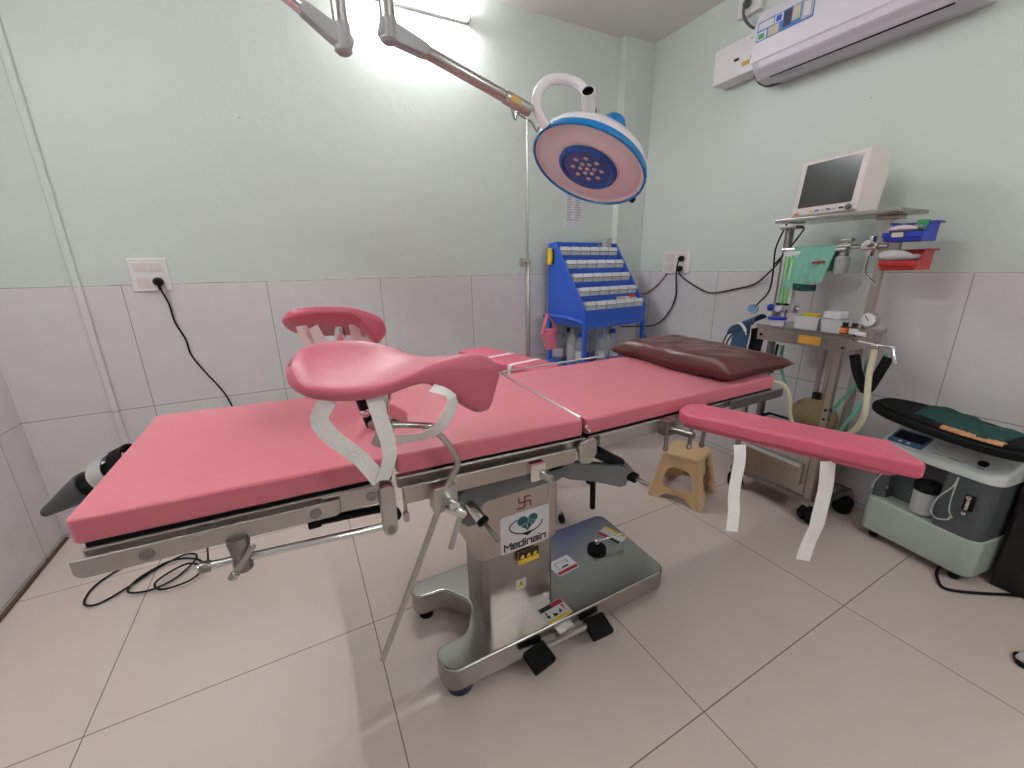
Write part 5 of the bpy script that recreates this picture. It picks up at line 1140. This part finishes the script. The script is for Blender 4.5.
gc = W(0.452, 0.06, 1.022); gn = (TM.to_3x3() @ Vector((-0.15, -1, 0.05))).normalized()
MB().lathe([(0.030, 0.0), (0.032, -0.004), (0.032, -0.026), (0.026, -0.030)], axis_m(gc, gc + gn), 28).build('case', 'steel', ga)
MB().lathe([(0.0, 0.001), (0.028, 0.001), (0.028, 0.0)], axis_m(gc, gc + gn), 28, cap=False).build('dial', 'white', ga)
MB().box((-0.0015, -0.008, 0.0015), (0.0015, 0.020, 0.003), m=axis_m(gc, gc + gn) @ Matrix.Rotation(0.7, 4, 'Z')).build('needle', 'ink', ga)
MB().cyl(W(0.452, 0.075, ZT - 0.01), W(0.452, 0.075, 0.995), 0.011, 14, 0.002).box((0.415, 0.055, ZT), (0.475, 0.095, ZT + 0.024), 0.004, m=TM).build('stem', 'steel_warm', ga)
tag(MB().tube([W(0.435, 0.01, ZT + 0.014), W(0.455, 0.01, ZT + 0.013), W(0.475, 0.01, ZT + 0.012)], 0.010, 12, 4).build('tape_roll', 'white'), 'short white tube lying in front of the gauge on the trolley', 'tube')
# blue tray on the lower shelf
bt = thing('instrument_tray', 'shallow blue tray with tools on the trolley lower shelf', 'tray', tuple(W(0.13, 0.10, 0.366)), TA)
mb = MB()
for lo, hi in (((0.03, -0.02, 0.366), (0.29, 0.20, 0.372)), ((0.03, -0.02, 0.366), (0.29, -0.014, 0.44)), ((0.03, 0.194, 0.366), (0.29, 0.20, 0.44)), ((0.03, -0.02, 0.366), (0.036, 0.20, 0.44)), ((0.284, -0.02, 0.366), (0.29, 0.20, 0.44))): mb.box(lo, hi, 0.002, m=TM)
mb.build('tray', 'navy', bt)
tag(MB().box((0.06, 0.0, 0.373), (0.20, 0.16, 0.445), 0.012, 3, m=TM).build('cloth_bundle', 'lightgrey'), 'folded grey bundle lying in the blue tray', 'bundle')
tag(MB().cyl(W(0.12, 0.02, 0.462), W(0.20, 0.0, 0.450), 0.008, 12, 0.003).build('probe', 'black'), 'short black handle lying on the grey bundle', 'tool')

# blood pressure cuff
cu_ = thing('blood_pressure_cuff', 'navy blood pressure cuff with a gauge hung over the left trolley corner', 'blood pressure cuff', (2.85, 0.0, 0.95))
mb = MB()
def cuf(u, v):
    a = 2.4 * (u - 0.35)
    y = 0.085 - 0.14 * v; z = 0.925 + 0.075 * v
    r = 0.04
    return Vector((2.845 - r * math.sin(a) * 1.1, y + 0.010 * math.sin(a), z + r * math.cos(a) - 0.03 - 0.02 * max(0, u - 0.7)))
mb.slab(cuf, 14, 8, lambda u, v: (0.004, 0.0, -0.006)); mb.build('wrap', 'cuff', cu_, smooth=60)
mb = MB(); mb.slab(lambda u, v: Vector((2.80 + 0.006 * math.sin(5 * v), 0.065 - 0.095 * u, 0.94 + 0.035 * u - 0.15 * v)), 6, 8, lambda u, v: (0.006, 0.002, 0)); mb.build('flap', 'cuff', cu_, smooth=60)
mb = MB(); mb.slab(lambda u, v: Vector((2.83 + 0.006 * math.sin(5 * v), -0.02 - 0.07 * u, 0.93 + 0.02 * u - 0.14 * v)), 6, 8, lambda u, v: (0.006, 0.002, 0)); mb.build('lining', 'black', cu_, smooth=60)
MB().ribbon([(2.795, 0.045, 0.962), (2.790, 0.015, 0.955), (2.790, -0.01, 0.93), (2.793, -0.02, 0.90)], (0, 0.3, 1), 0.014, 0.002, 5).build('edge_trim', 'white', cu_)
gq = Vector((2.835, -0.005, 1.035))
MB().lathe([(0.026, 0), (0.028, -0.004), (0.027, -0.02), (0.015, -0.028)], axis_m(gq, gq + Vector((-0.8, -0.2, 0.3))), 24).build('gauge', 'steel', cu_)
MB().lathe([(0, 0.0012), (0.023, 0.0008)], axis_m(gq, gq + Vector((-0.8, -0.2, 0.3))), 24, cap=False).build('dial', 'blue_panel', cu_)
for pts in ([(2.84, -0.02, 1.05), (2.90, -0.04, 1.12), (2.98, 0.00, 1.22), (3.04, 0.04, 1.34), (3.07, 0.02, 1.46)], [(2.84, 0.08, 0.90), (2.82, 0.10, 0.84), (2.80, 0.105, 0.76)], [(2.84, 0.05, 0.90), (2.82, 0.065, 0.83), (2.80, 0.07, 0.76)], [(2.86, 0.085, 0.93), (2.86, 0.13, 0.88), (2.85, 0.15, 0.80), (2.85, 0.15, 0.74)]):
    MB().tube(pts, 0.0042, 8, 6).build('air_tube', 'cable', cu_)

# ================================================================== STOOL
so = thing('stool', 'low tan plastic stool with arched sides under the near arm board', 'stool', (2.53, 0.055, 0), math.radians(21.5))
S0, S1, SH = 0.142, 0.098, 0.272          # half width at the floor, at the top, height
def stool_panel(a):
    """one arched side panel, extruded then leant inwards"""
    mb = MB(); w = S0
    top_w = 0.085
    outer = [(-w + 0.012, 0), (-top_w - 0.012, SH - 0.03), (-top_w, SH - 0.006), (top_w, SH - 0.006), (top_w + 0.012, SH - 0.03), (w - 0.012, 0), (w - 0.052, 0)]
    inner = []
    for k in range(11):
        t = PI * k / 10; inner.append((0.066 * math.cos(t), 0.145 + 0.052 * math.sin(t)))
    inner_low = [(-0.083, 0.085), (-0.060, 0.068), (0.060, 0.068), (0.083, 0.085)]
    # frame = outer outline with legs and an oval window; built from two halves so that each polygon is simple
    win = [(0.0, 0.198), (0.045, 0.192), (0.066, 0.17), (0.078, 0.12), (0.080, 0.092), (0.062, 0.075), (0.0, 0.068)]
    arch = [(0.0, 0.045), (0.05, 0.040), (0.075, 0.022), (w - 0.052, 0.0)]
    for sgn in (1, -1):
        half = [(0, SH - 0.004), (top_w, SH - 0.004), (top_w + 0.014, SH - 0.03), (w - 0.008, 0)] + arch[::-1] + [(0, 0.068)] + [(x, z) for x, z in win[::-1]][1:]
        poly = [(sgn * x, z) for x, z in half]
        mb.prism(poly if sgn > 0 else poly[::-1], -0.005, 0.005, basis((0, 0, 0), (1, 0, 0), (0, 0, 1)))
    bmesh.ops.remove_doubles(mb.bm, verts=mb.bm.verts, dist=0.0005)
    for v in mb.bm.verts:
        s = v.co.z / SH
        v.co.y -= S0 + (S1 - S0) * s - 0.006
    bmesh.ops.transform(mb.bm, matrix=Matrix.Rotation(a, 4, 'Z'), verts=mb.bm.verts)
    return mb
for k in range(4): stool_panel(k * PI / 2).build('leg_panel', 'stool', so, local=True)
# corner posts (rounded, tapering) and top
for k in range(4):
    t = PI / 4 + k * PI / 2; c, s = math.cos(t), math.sin(t)
    mb = MB(); q0, q1 = (S0 - 0.012) * 1.414, (S1 - 0.012) * 1.414
    mb.tube([(q0 * c, q0 * s, 0), (q0 * c * 0.985, q0 * s * 0.985, 0.02), (q1 * c, q1 * s, SH - 0.02)], lambda t_: 0.020 - 0.004 * t_, 12)
    mb.build('corner_leg', 'stool', so, local=True)
tp = fillet([(-S1 - 0.006, -S1 - 0.006), (S1 + 0.006, -S1 - 0.006), (S1 + 0.006, S1 + 0.006), (-S1 - 0.006, S1 + 0.006)], 0.04, 8)
MB().prism(tp, SH - 0.03, SH, bev=0.012, seg=4).build('seat', 'stool', so, local=True, smooth=60)

# ================================================================== OXYGEN CONCENTRATOR
CA = math.radians(-99)
CM = Matrix.Translation((2.968, -0.600, 0)) @ Matrix.Rotation(CA, 4, 'Z')
cc = thing('oxygen_concentrator', 'pale green oxygen concentrator with a slanted control panel by the right wall', 'oxygen concentrator', (2.968, -0.600, 0), CA)
CB = lambda mb, name, mt_, par=cc, label=None, sm=35: mb.build(name, mt_, par, label, sm, local=True)
CWd, CDp = 0.392, 0.20
fpoly = lambda o=0.0: fillet([(-o, -o), (CWd + o, -o), (CWd + o, CDp), (-o, CDp)], [0.03, 0.05, 0.02, 0.02], 6)
CB(MB().prism(fpoly(), 0.040, 0.205, bev=0.010, seg=2), 'lower_body', 'conc')
# recessed middle: back wall and right cheek
CB(MB().box((0.02, 0.095, 0.20), (CWd - 0.02, CDp - 0.004, 0.46)).prism(fillet([(0.235, 0.006), (CWd - 0.006, 0.006), (CWd - 0.006, CDp - 0.004), (0.235, CDp - 0.004)], [0.02, 0.045, 0.01, 0.01], 6), 0.20, 0.46).prism(fillet([(0.006, 0.02), (0.05, 0.05), (0.06, CDp - 0.004), (0.006, CDp - 0.004)], 0.01), 0.20, 0.46), 'middle_body', 'slate')
lid = MB().prism(fpoly(0.004), 0, 1)
for v in lid.bm.verts:
    y = v.co.y
    v.co.z = (0.452) if v.co.z < 0.5 else (0.484 + 0.46 * max(0, y - 0.01))
bmesh.ops.bevel(lid.bm, geom=[e for e in lid.bm.edges if e.calc_face_angle(0) > 0.5 and e.verts[0].co.z > 0.475 and e.verts[1].co.z > 0.475], offset=0.014, segments=3, profile=0.5, affect='EDGES', clamp_overlap=True)
CB(lid, 'lid', 'conc_top', sm=50)
SL = math.atan(0.46)
LM = Matrix.Translation((0, 0.01, 0.4845)) @ Matrix.Rotation(SL, 4, 'X')     # on the slanted top: x right, y up the slope
dp = CB(MB().prism(fillet([(0.014, 0.012), (0.138, 0.012), (0.138, 0.104), (0.014, 0.104)], 0.012), 0, 0.003, LM), 'control_panel', 'blue_panel')
CB(MB().box((0.024, 0.042, 0.003), (0.128, 0.094, 0.0045), m=LM), 'display', 'screen_blue', dp)
for x in (0.058, 0.088): CB(MB().cyl(LM @ Vector((x, 0.026, 0.002)), LM @ Vector((x, 0.026, 0.007)), 0.006, 12, 0.002), 'button', 'white', dp)
CB(MB().cyl(LM @ Vector((0.315, 0.045, 0)), LM @ Vector((0.315, 0.045, 0.008)), 0.016, 18, 0.003), 'outlet_cap', 'black')
mk = MB()
for k in range(3): mk.box((0.175 + k * 0.011, 0.020, 0), (0.181 + k * 0.011, 0.023, 0.001), m=LM)
for k in range(4): mk.box((0.222 + k * 0.010, 0.020, 0), (0.228 + k * 0.010, 0.023, 0.001), m=LM)
mk.box((0.27, 0.028, 0), (0.276, 0.031, 0.001), m=LM).box((0.305, 0.018, 0), (0.33, 0.021, 0.001), m=LM)
CB(mk, 'panel_marks', 'ink')
mk = MB()
for k in range(5): mk.box((0.150, 0.040 + k * 0.011, 0), (0.225, 0.0425 + k * 0.011, 0.0006), m=LM)
CB(mk, 'panel_text', 'lightgrey')
hb = CB(MB().lathe([(0.033, 0.0), (0.036, 0.004), (0.038, 0.10), (0.036, 0.105)], Matrix.Translation((0.186, 0.045, 0.215)) @ Matrix.Diagonal((1.1, 1.1, 1.05, 1)), 26), 'humidifier_jar', 'frost')
CB(MB().lathe([(0.040, 0.10), (0.043, 0.104), (0.042, 0.130), (0.034, 0.136), (0.0, 0.138)], Matrix.Translation((0.186, 0.045, 0.215)) @ Matrix.Diagonal((1.1, 1.1, 1.05, 1)), 26), 'jar_lid', 'black', hb)
CB(MB().box((0.313, -0.001, 0.320), (0.343, 0.008, 0.385), 0.003), 'flow_meter', 'black')
CB(MB().cyl((0.328, -0.005, 0.325), (0.328, -0.005, 0.378), 0.006, 12, 0.002).cyl((0.328, -0.005, 0.378), (0.328, -0.012, 0.378), 0.009, 12, 0.002).cyl((0.328, -0.005, 0.310), (0.328, -0.014, 0.310), 0.008, 12, 0.002), 'flow_tube', 'chrome')
CB(MB().cyl((0.052, 0.045, 0.262), (0.046, 0.036, 0.262), 0.008, 12, 0.002), 'outlet_nipple', 'steel')
CB(MB().cyl((0.294, 0.005, 0.268), (0.294, -0.004, 0.268), 0.006, 12, 0.002), 'outlet_nipple', 'gold')
CB(MB().tube([(0.284, -0.010, 0.445), (0.277, -0.012, 0.40), (0.244, -0.012, 0.33), (0.237, -0.012, 0.27), (0.257, -0.012, 0.245), (0.287, -0.008, 0.255), (0.294, -0.002, 0.268)], 0.0028, 8, 6).tube([(0.284, -0.010, 0.445), (0.284, -0.014, 0.35), (0.288, -0.012, 0.30), (0.297, -0.004, 0.27)], 0.0024, 8, 6), 'air_tube', 'frost')
CB(MB().tube([(0.015, 0.0, 0.25), (0.03, 0.0, 0.31), (0.06, 0.005, 0.355), (0.12, 0.03, 0.365)], 0.0035, 8, 6), 'air_tube', 'frost')
for x, y in ((0.05, 0.04), (CWd - 0.05, 0.04), (0.05, CDp - 0.04), (CWd - 0.05, CDp - 0.04)):
    CB(MB().cyl((x - 0.012, y, 0.022), (x + 0.012, y, 0.022), 0.022, 18, 0.004), 'caster', 'rubber')
cbl = MB().tube([tuple(CM @ Vector((0.30, 0.10, 0.05))), (2.93, -0.90, 0.02), (2.862, -0.925, 0.008), (2.835, -0.950, 0.008), (2.862, -0.985, 0.008), (2.93, -1.035, 0.008), (3.03, -1.105, 0.008), (3.08, -1.18, 0.008), (3.08, -1.4, 0.008)], 0.0055, 8, 6)
tag(cbl.build('power_cord', 'cable'), 'thick black cord on the floor in front of the oxygen concentrator', 'cable')

# black pouch with the green cloth lying on the concentrator
pd = thing('padded_case', 'black padded oval case lying on top of the oxygen concentrator', 'case', (2.98, -0.82, 0.575))
PM = basis((2.985, -0.795, 0.622), (-0.20, -0.98, -0.06), (0.98, -0.20, 0.10))       # x along the case, y towards the wall
ov = [(0.27 * math.copysign(abs(math.cos(t)) ** 0.75, math.cos(t)), 0.105 * math.copysign(abs(math.sin(t)) ** 0.85, math.sin(t))) for t in [2 * PI * k / 48 for k in range(48)]]
MB().prism(ov, -0.028, 0.012, PM, bev=0.013, seg=3).build('shell', 'black', pd, smooth=60)
MB().prism([(x * 0.93, y * 0.88) for x, y in ov], 0.008, 0.022, PM, bev=0.006, seg=2).build('lining', 'rubber', pd, smooth=60)
def gcl(u, v):
    x = -0.09 + 0.27 * u; y = -0.062 + 0.155 * v - 0.02 * u + 0.012 * math.sin(7 * u)
    z = 0.026 + 0.012 * math.sin(PI * v) + 0.006 * math.sin(9 * u + 3 * v) * math.sin(PI * v) + 0.004 * math.sin(17 * u)
    return PM @ Vector((x, y, z))
gmb = MB(); gmb.slab(gcl, 20, 12, lambda u, v: PM.to_3x3() @ Vector((0, 0, -0.008)))
tag(gmb.build('cloth', 'dark_green', None, smooth=60), 'dark green cloth folded on the black padded case', 'cloth')
ps_ = MB(); ps_.slab(lambda u, v: PM @ Vector((0.02 + 0.17 * u, -0.098 + 0.030 * v + 0.02 * u * u - 0.002, 0.024 + 0.006 * math.sin(PI * v) + 0.001 * math.sin(60 * u))), 30, 4, lambda u, v: PM.to_3x3() @ Vector((0, 0, -0.006)))
tag(ps_.build('packet_strip', 'peach', None, smooth=60), 'thin peach coloured packet on the front edge of the black case', 'packet')
# tall steel pole at the picture edge and the dark box beside the concentrator
dk = thing('storage_box', 'dark brown box standing right of the oxygen concentrator', 'box', (3.12, -1.25, 0))
MB().box((3.03, -1.50, 0.0), (3.205, -1.025, 0.545), 0.008).build('case', 'brown_box', dk)
MB().box((3.025, -1.505, 0.52), (3.21, -1.02, 0.56), 0.005).build('lid', 'brown_box', dk)
sp = thing('steel_stand', 'thin grey steel stand on the dark box at the right picture edge', 'stand', (3.115, -1.058, 0.56))
MB().cyl((3.115, -1.058, 0.57), (3.115, -1.05, 0.84), 0.012, 14, 0.002).build('pole', 'steel_dark', sp)
MB().lathe([(0.035, 0), (0.035, 0.008), (0.014, 0.014)], Matrix.Translation((3.115, -1.058, 0.56)), 20).build('foot_plate', 'steel_dark', sp)

# shoe at the right edge of the picture
sh = thing('shoe', 'white shoe with a dark sole on the floor at the right picture edge', 'shoe', (2.70, -1.26, 0))
SM = basis((2.622, -1.176, 0), (0.55, -0.83, 0), (0.83, 0.55, 0))
sole = fillet([(0, -0.02), (0.03, -0.042), (0.14, -0.034), (0.25, -0.036), (0.27, 0.0), (0.25, 0.034), (0.14, 0.034), (0.06, 0.046), (0.01, 0.03)], 0.02, 5)
MB().prism(sole, 0.0, 0.014, SM, bev=0.003).build('sole', 'rubber', sh)
su = MB()
def shf(u, v):
    a = PI * v; x = 0.004 + 0.26 * u
    wd = 0.040 * (0.55 + 0.45 * min(1, u / 0.18)) * (1 - 0.12 * math.sin(PI * u)); hh = 0.032 + 0.05 * min(1, u / 0.55)
    f_ = max(0.03, min(1, u / 0.12)) ** 0.5 * max(0.03, min(1, (1 - u) / 0.08)) ** 0.5; wd *= f_; hh *= f_
    return SM @ Vector((x, -wd * math.cos(a), 0.013 + hh * math.sin(a) ** 0.7))
su.slab(shf, 20, 14, lambda u, v: (0, 0, -0.002)); su.build('upper', 'shoe', sh, smooth=60)

# ================================================================== BOOT ON THE FAR FOOT END
bo = thing('leg_boot', 'dark grey padded boot with a silver buckle strap at the far foot end', 'boot', (0.12, 0.27, 0.72))
ax0, ax1 = Vector((-0.035, 0.27, 0.588)), Vector((0.215, 0.215, 0.712))
bd = (ax1 - ax0).normalized(); bs = Vector((0.25, 0.9, 0.1)); bs = (bs - bd * bs.dot(bd)).normalized(); bu = bd.cross(bs) * -1
if bu.z < 0: bu = -bu
def ring(t, ws, hs, lift=0.0): 
    c = ax0.lerp(ax1, t) + bu * lift
    return [c + bs * (ws * math.cos(2 * PI * k / 20)) + bu * (hs * math.sin(2 * PI * k / 20)) for k in range(20)]
def loft(rings, capend=True):
    t = bmesh.new(); R = [[t.verts.new(p) for p in r] for r in rings]
    for a, b in zip(R, R[1:]):
        for k in range(20): t.faces.new((a[k], a[(k + 1) % 20], b[(k + 1) % 20], b[k]))
    t.faces.new(R[0][::-1]); t.faces.new(R[-1]) if capend else None
    bmesh.ops.recalc_face_normals(t, faces=t.faces[:]); mb = MB(); mb.merge(t); return mb
loft([ring(0.0, 0.010, 0.008), ring(0.03, 0.022, 0.015), ring(0.15, 0.032, 0.022, 0.002), ring(0.32, 0.042, 0.034, 0.006), ring(0.48, 0.048, 0.042, 0.010), ring(0.52, 0.048, 0.042, 0.010)]).build('boot_shell', 'bag_grey', bo, smooth=70)
loft([ring(0.50, 0.043, 0.037, 0.010), ring(0.65, 0.042, 0.036, 0.010), ring(0.85, 0.040, 0.032, 0.010), ring(1.0, 0.036, 0.028, 0.008)]).build('lining', 'black', bo, smooth=70)
MB().ribbon([ax0.lerp(ax1, 0.74) + bs * -0.052 + bu * -0.01, ax0.lerp(ax1, 0.74) + bs * -0.048 + bu * 0.030, ax0.lerp(ax1, 0.76) + bs * -0.025 + bu * 0.055, ax0.lerp(ax1, 0.78) + bs * 0.015 + bu * 0.060, ax0.lerp(ax1, 0.78) + bs * 0.05 + bu * 0.03], bd, 0.042, 0.003, 6).build('buckle_strap', 'alu', bo, 'silver buckle strap')
MB().ribbon([ax0.lerp(ax1, 0.92) + bs * -0.046 + bu * 0.0, ax0.lerp(ax1, 0.95) + bs * -0.03 + bu * 0.045, ax0.lerp(ax1, 1.0) + bs * 0.0 + bu * 0.060, ax0.lerp(ax1, 1.04) + bs * 0.04 + bu * 0.02], bd, 0.04, 0.006, 6).build('cuff_strap', 'black', bo)
MB().box((0.245, 0.16, 0.745), (0.36, 0.20, 0.770), 0.004).cyl((0.36, 0.10, 0.757), (0.36, 0.20, 0.757), 0.010, 12, 0.002).build('mounting_arm', 'steel_dark', bo)
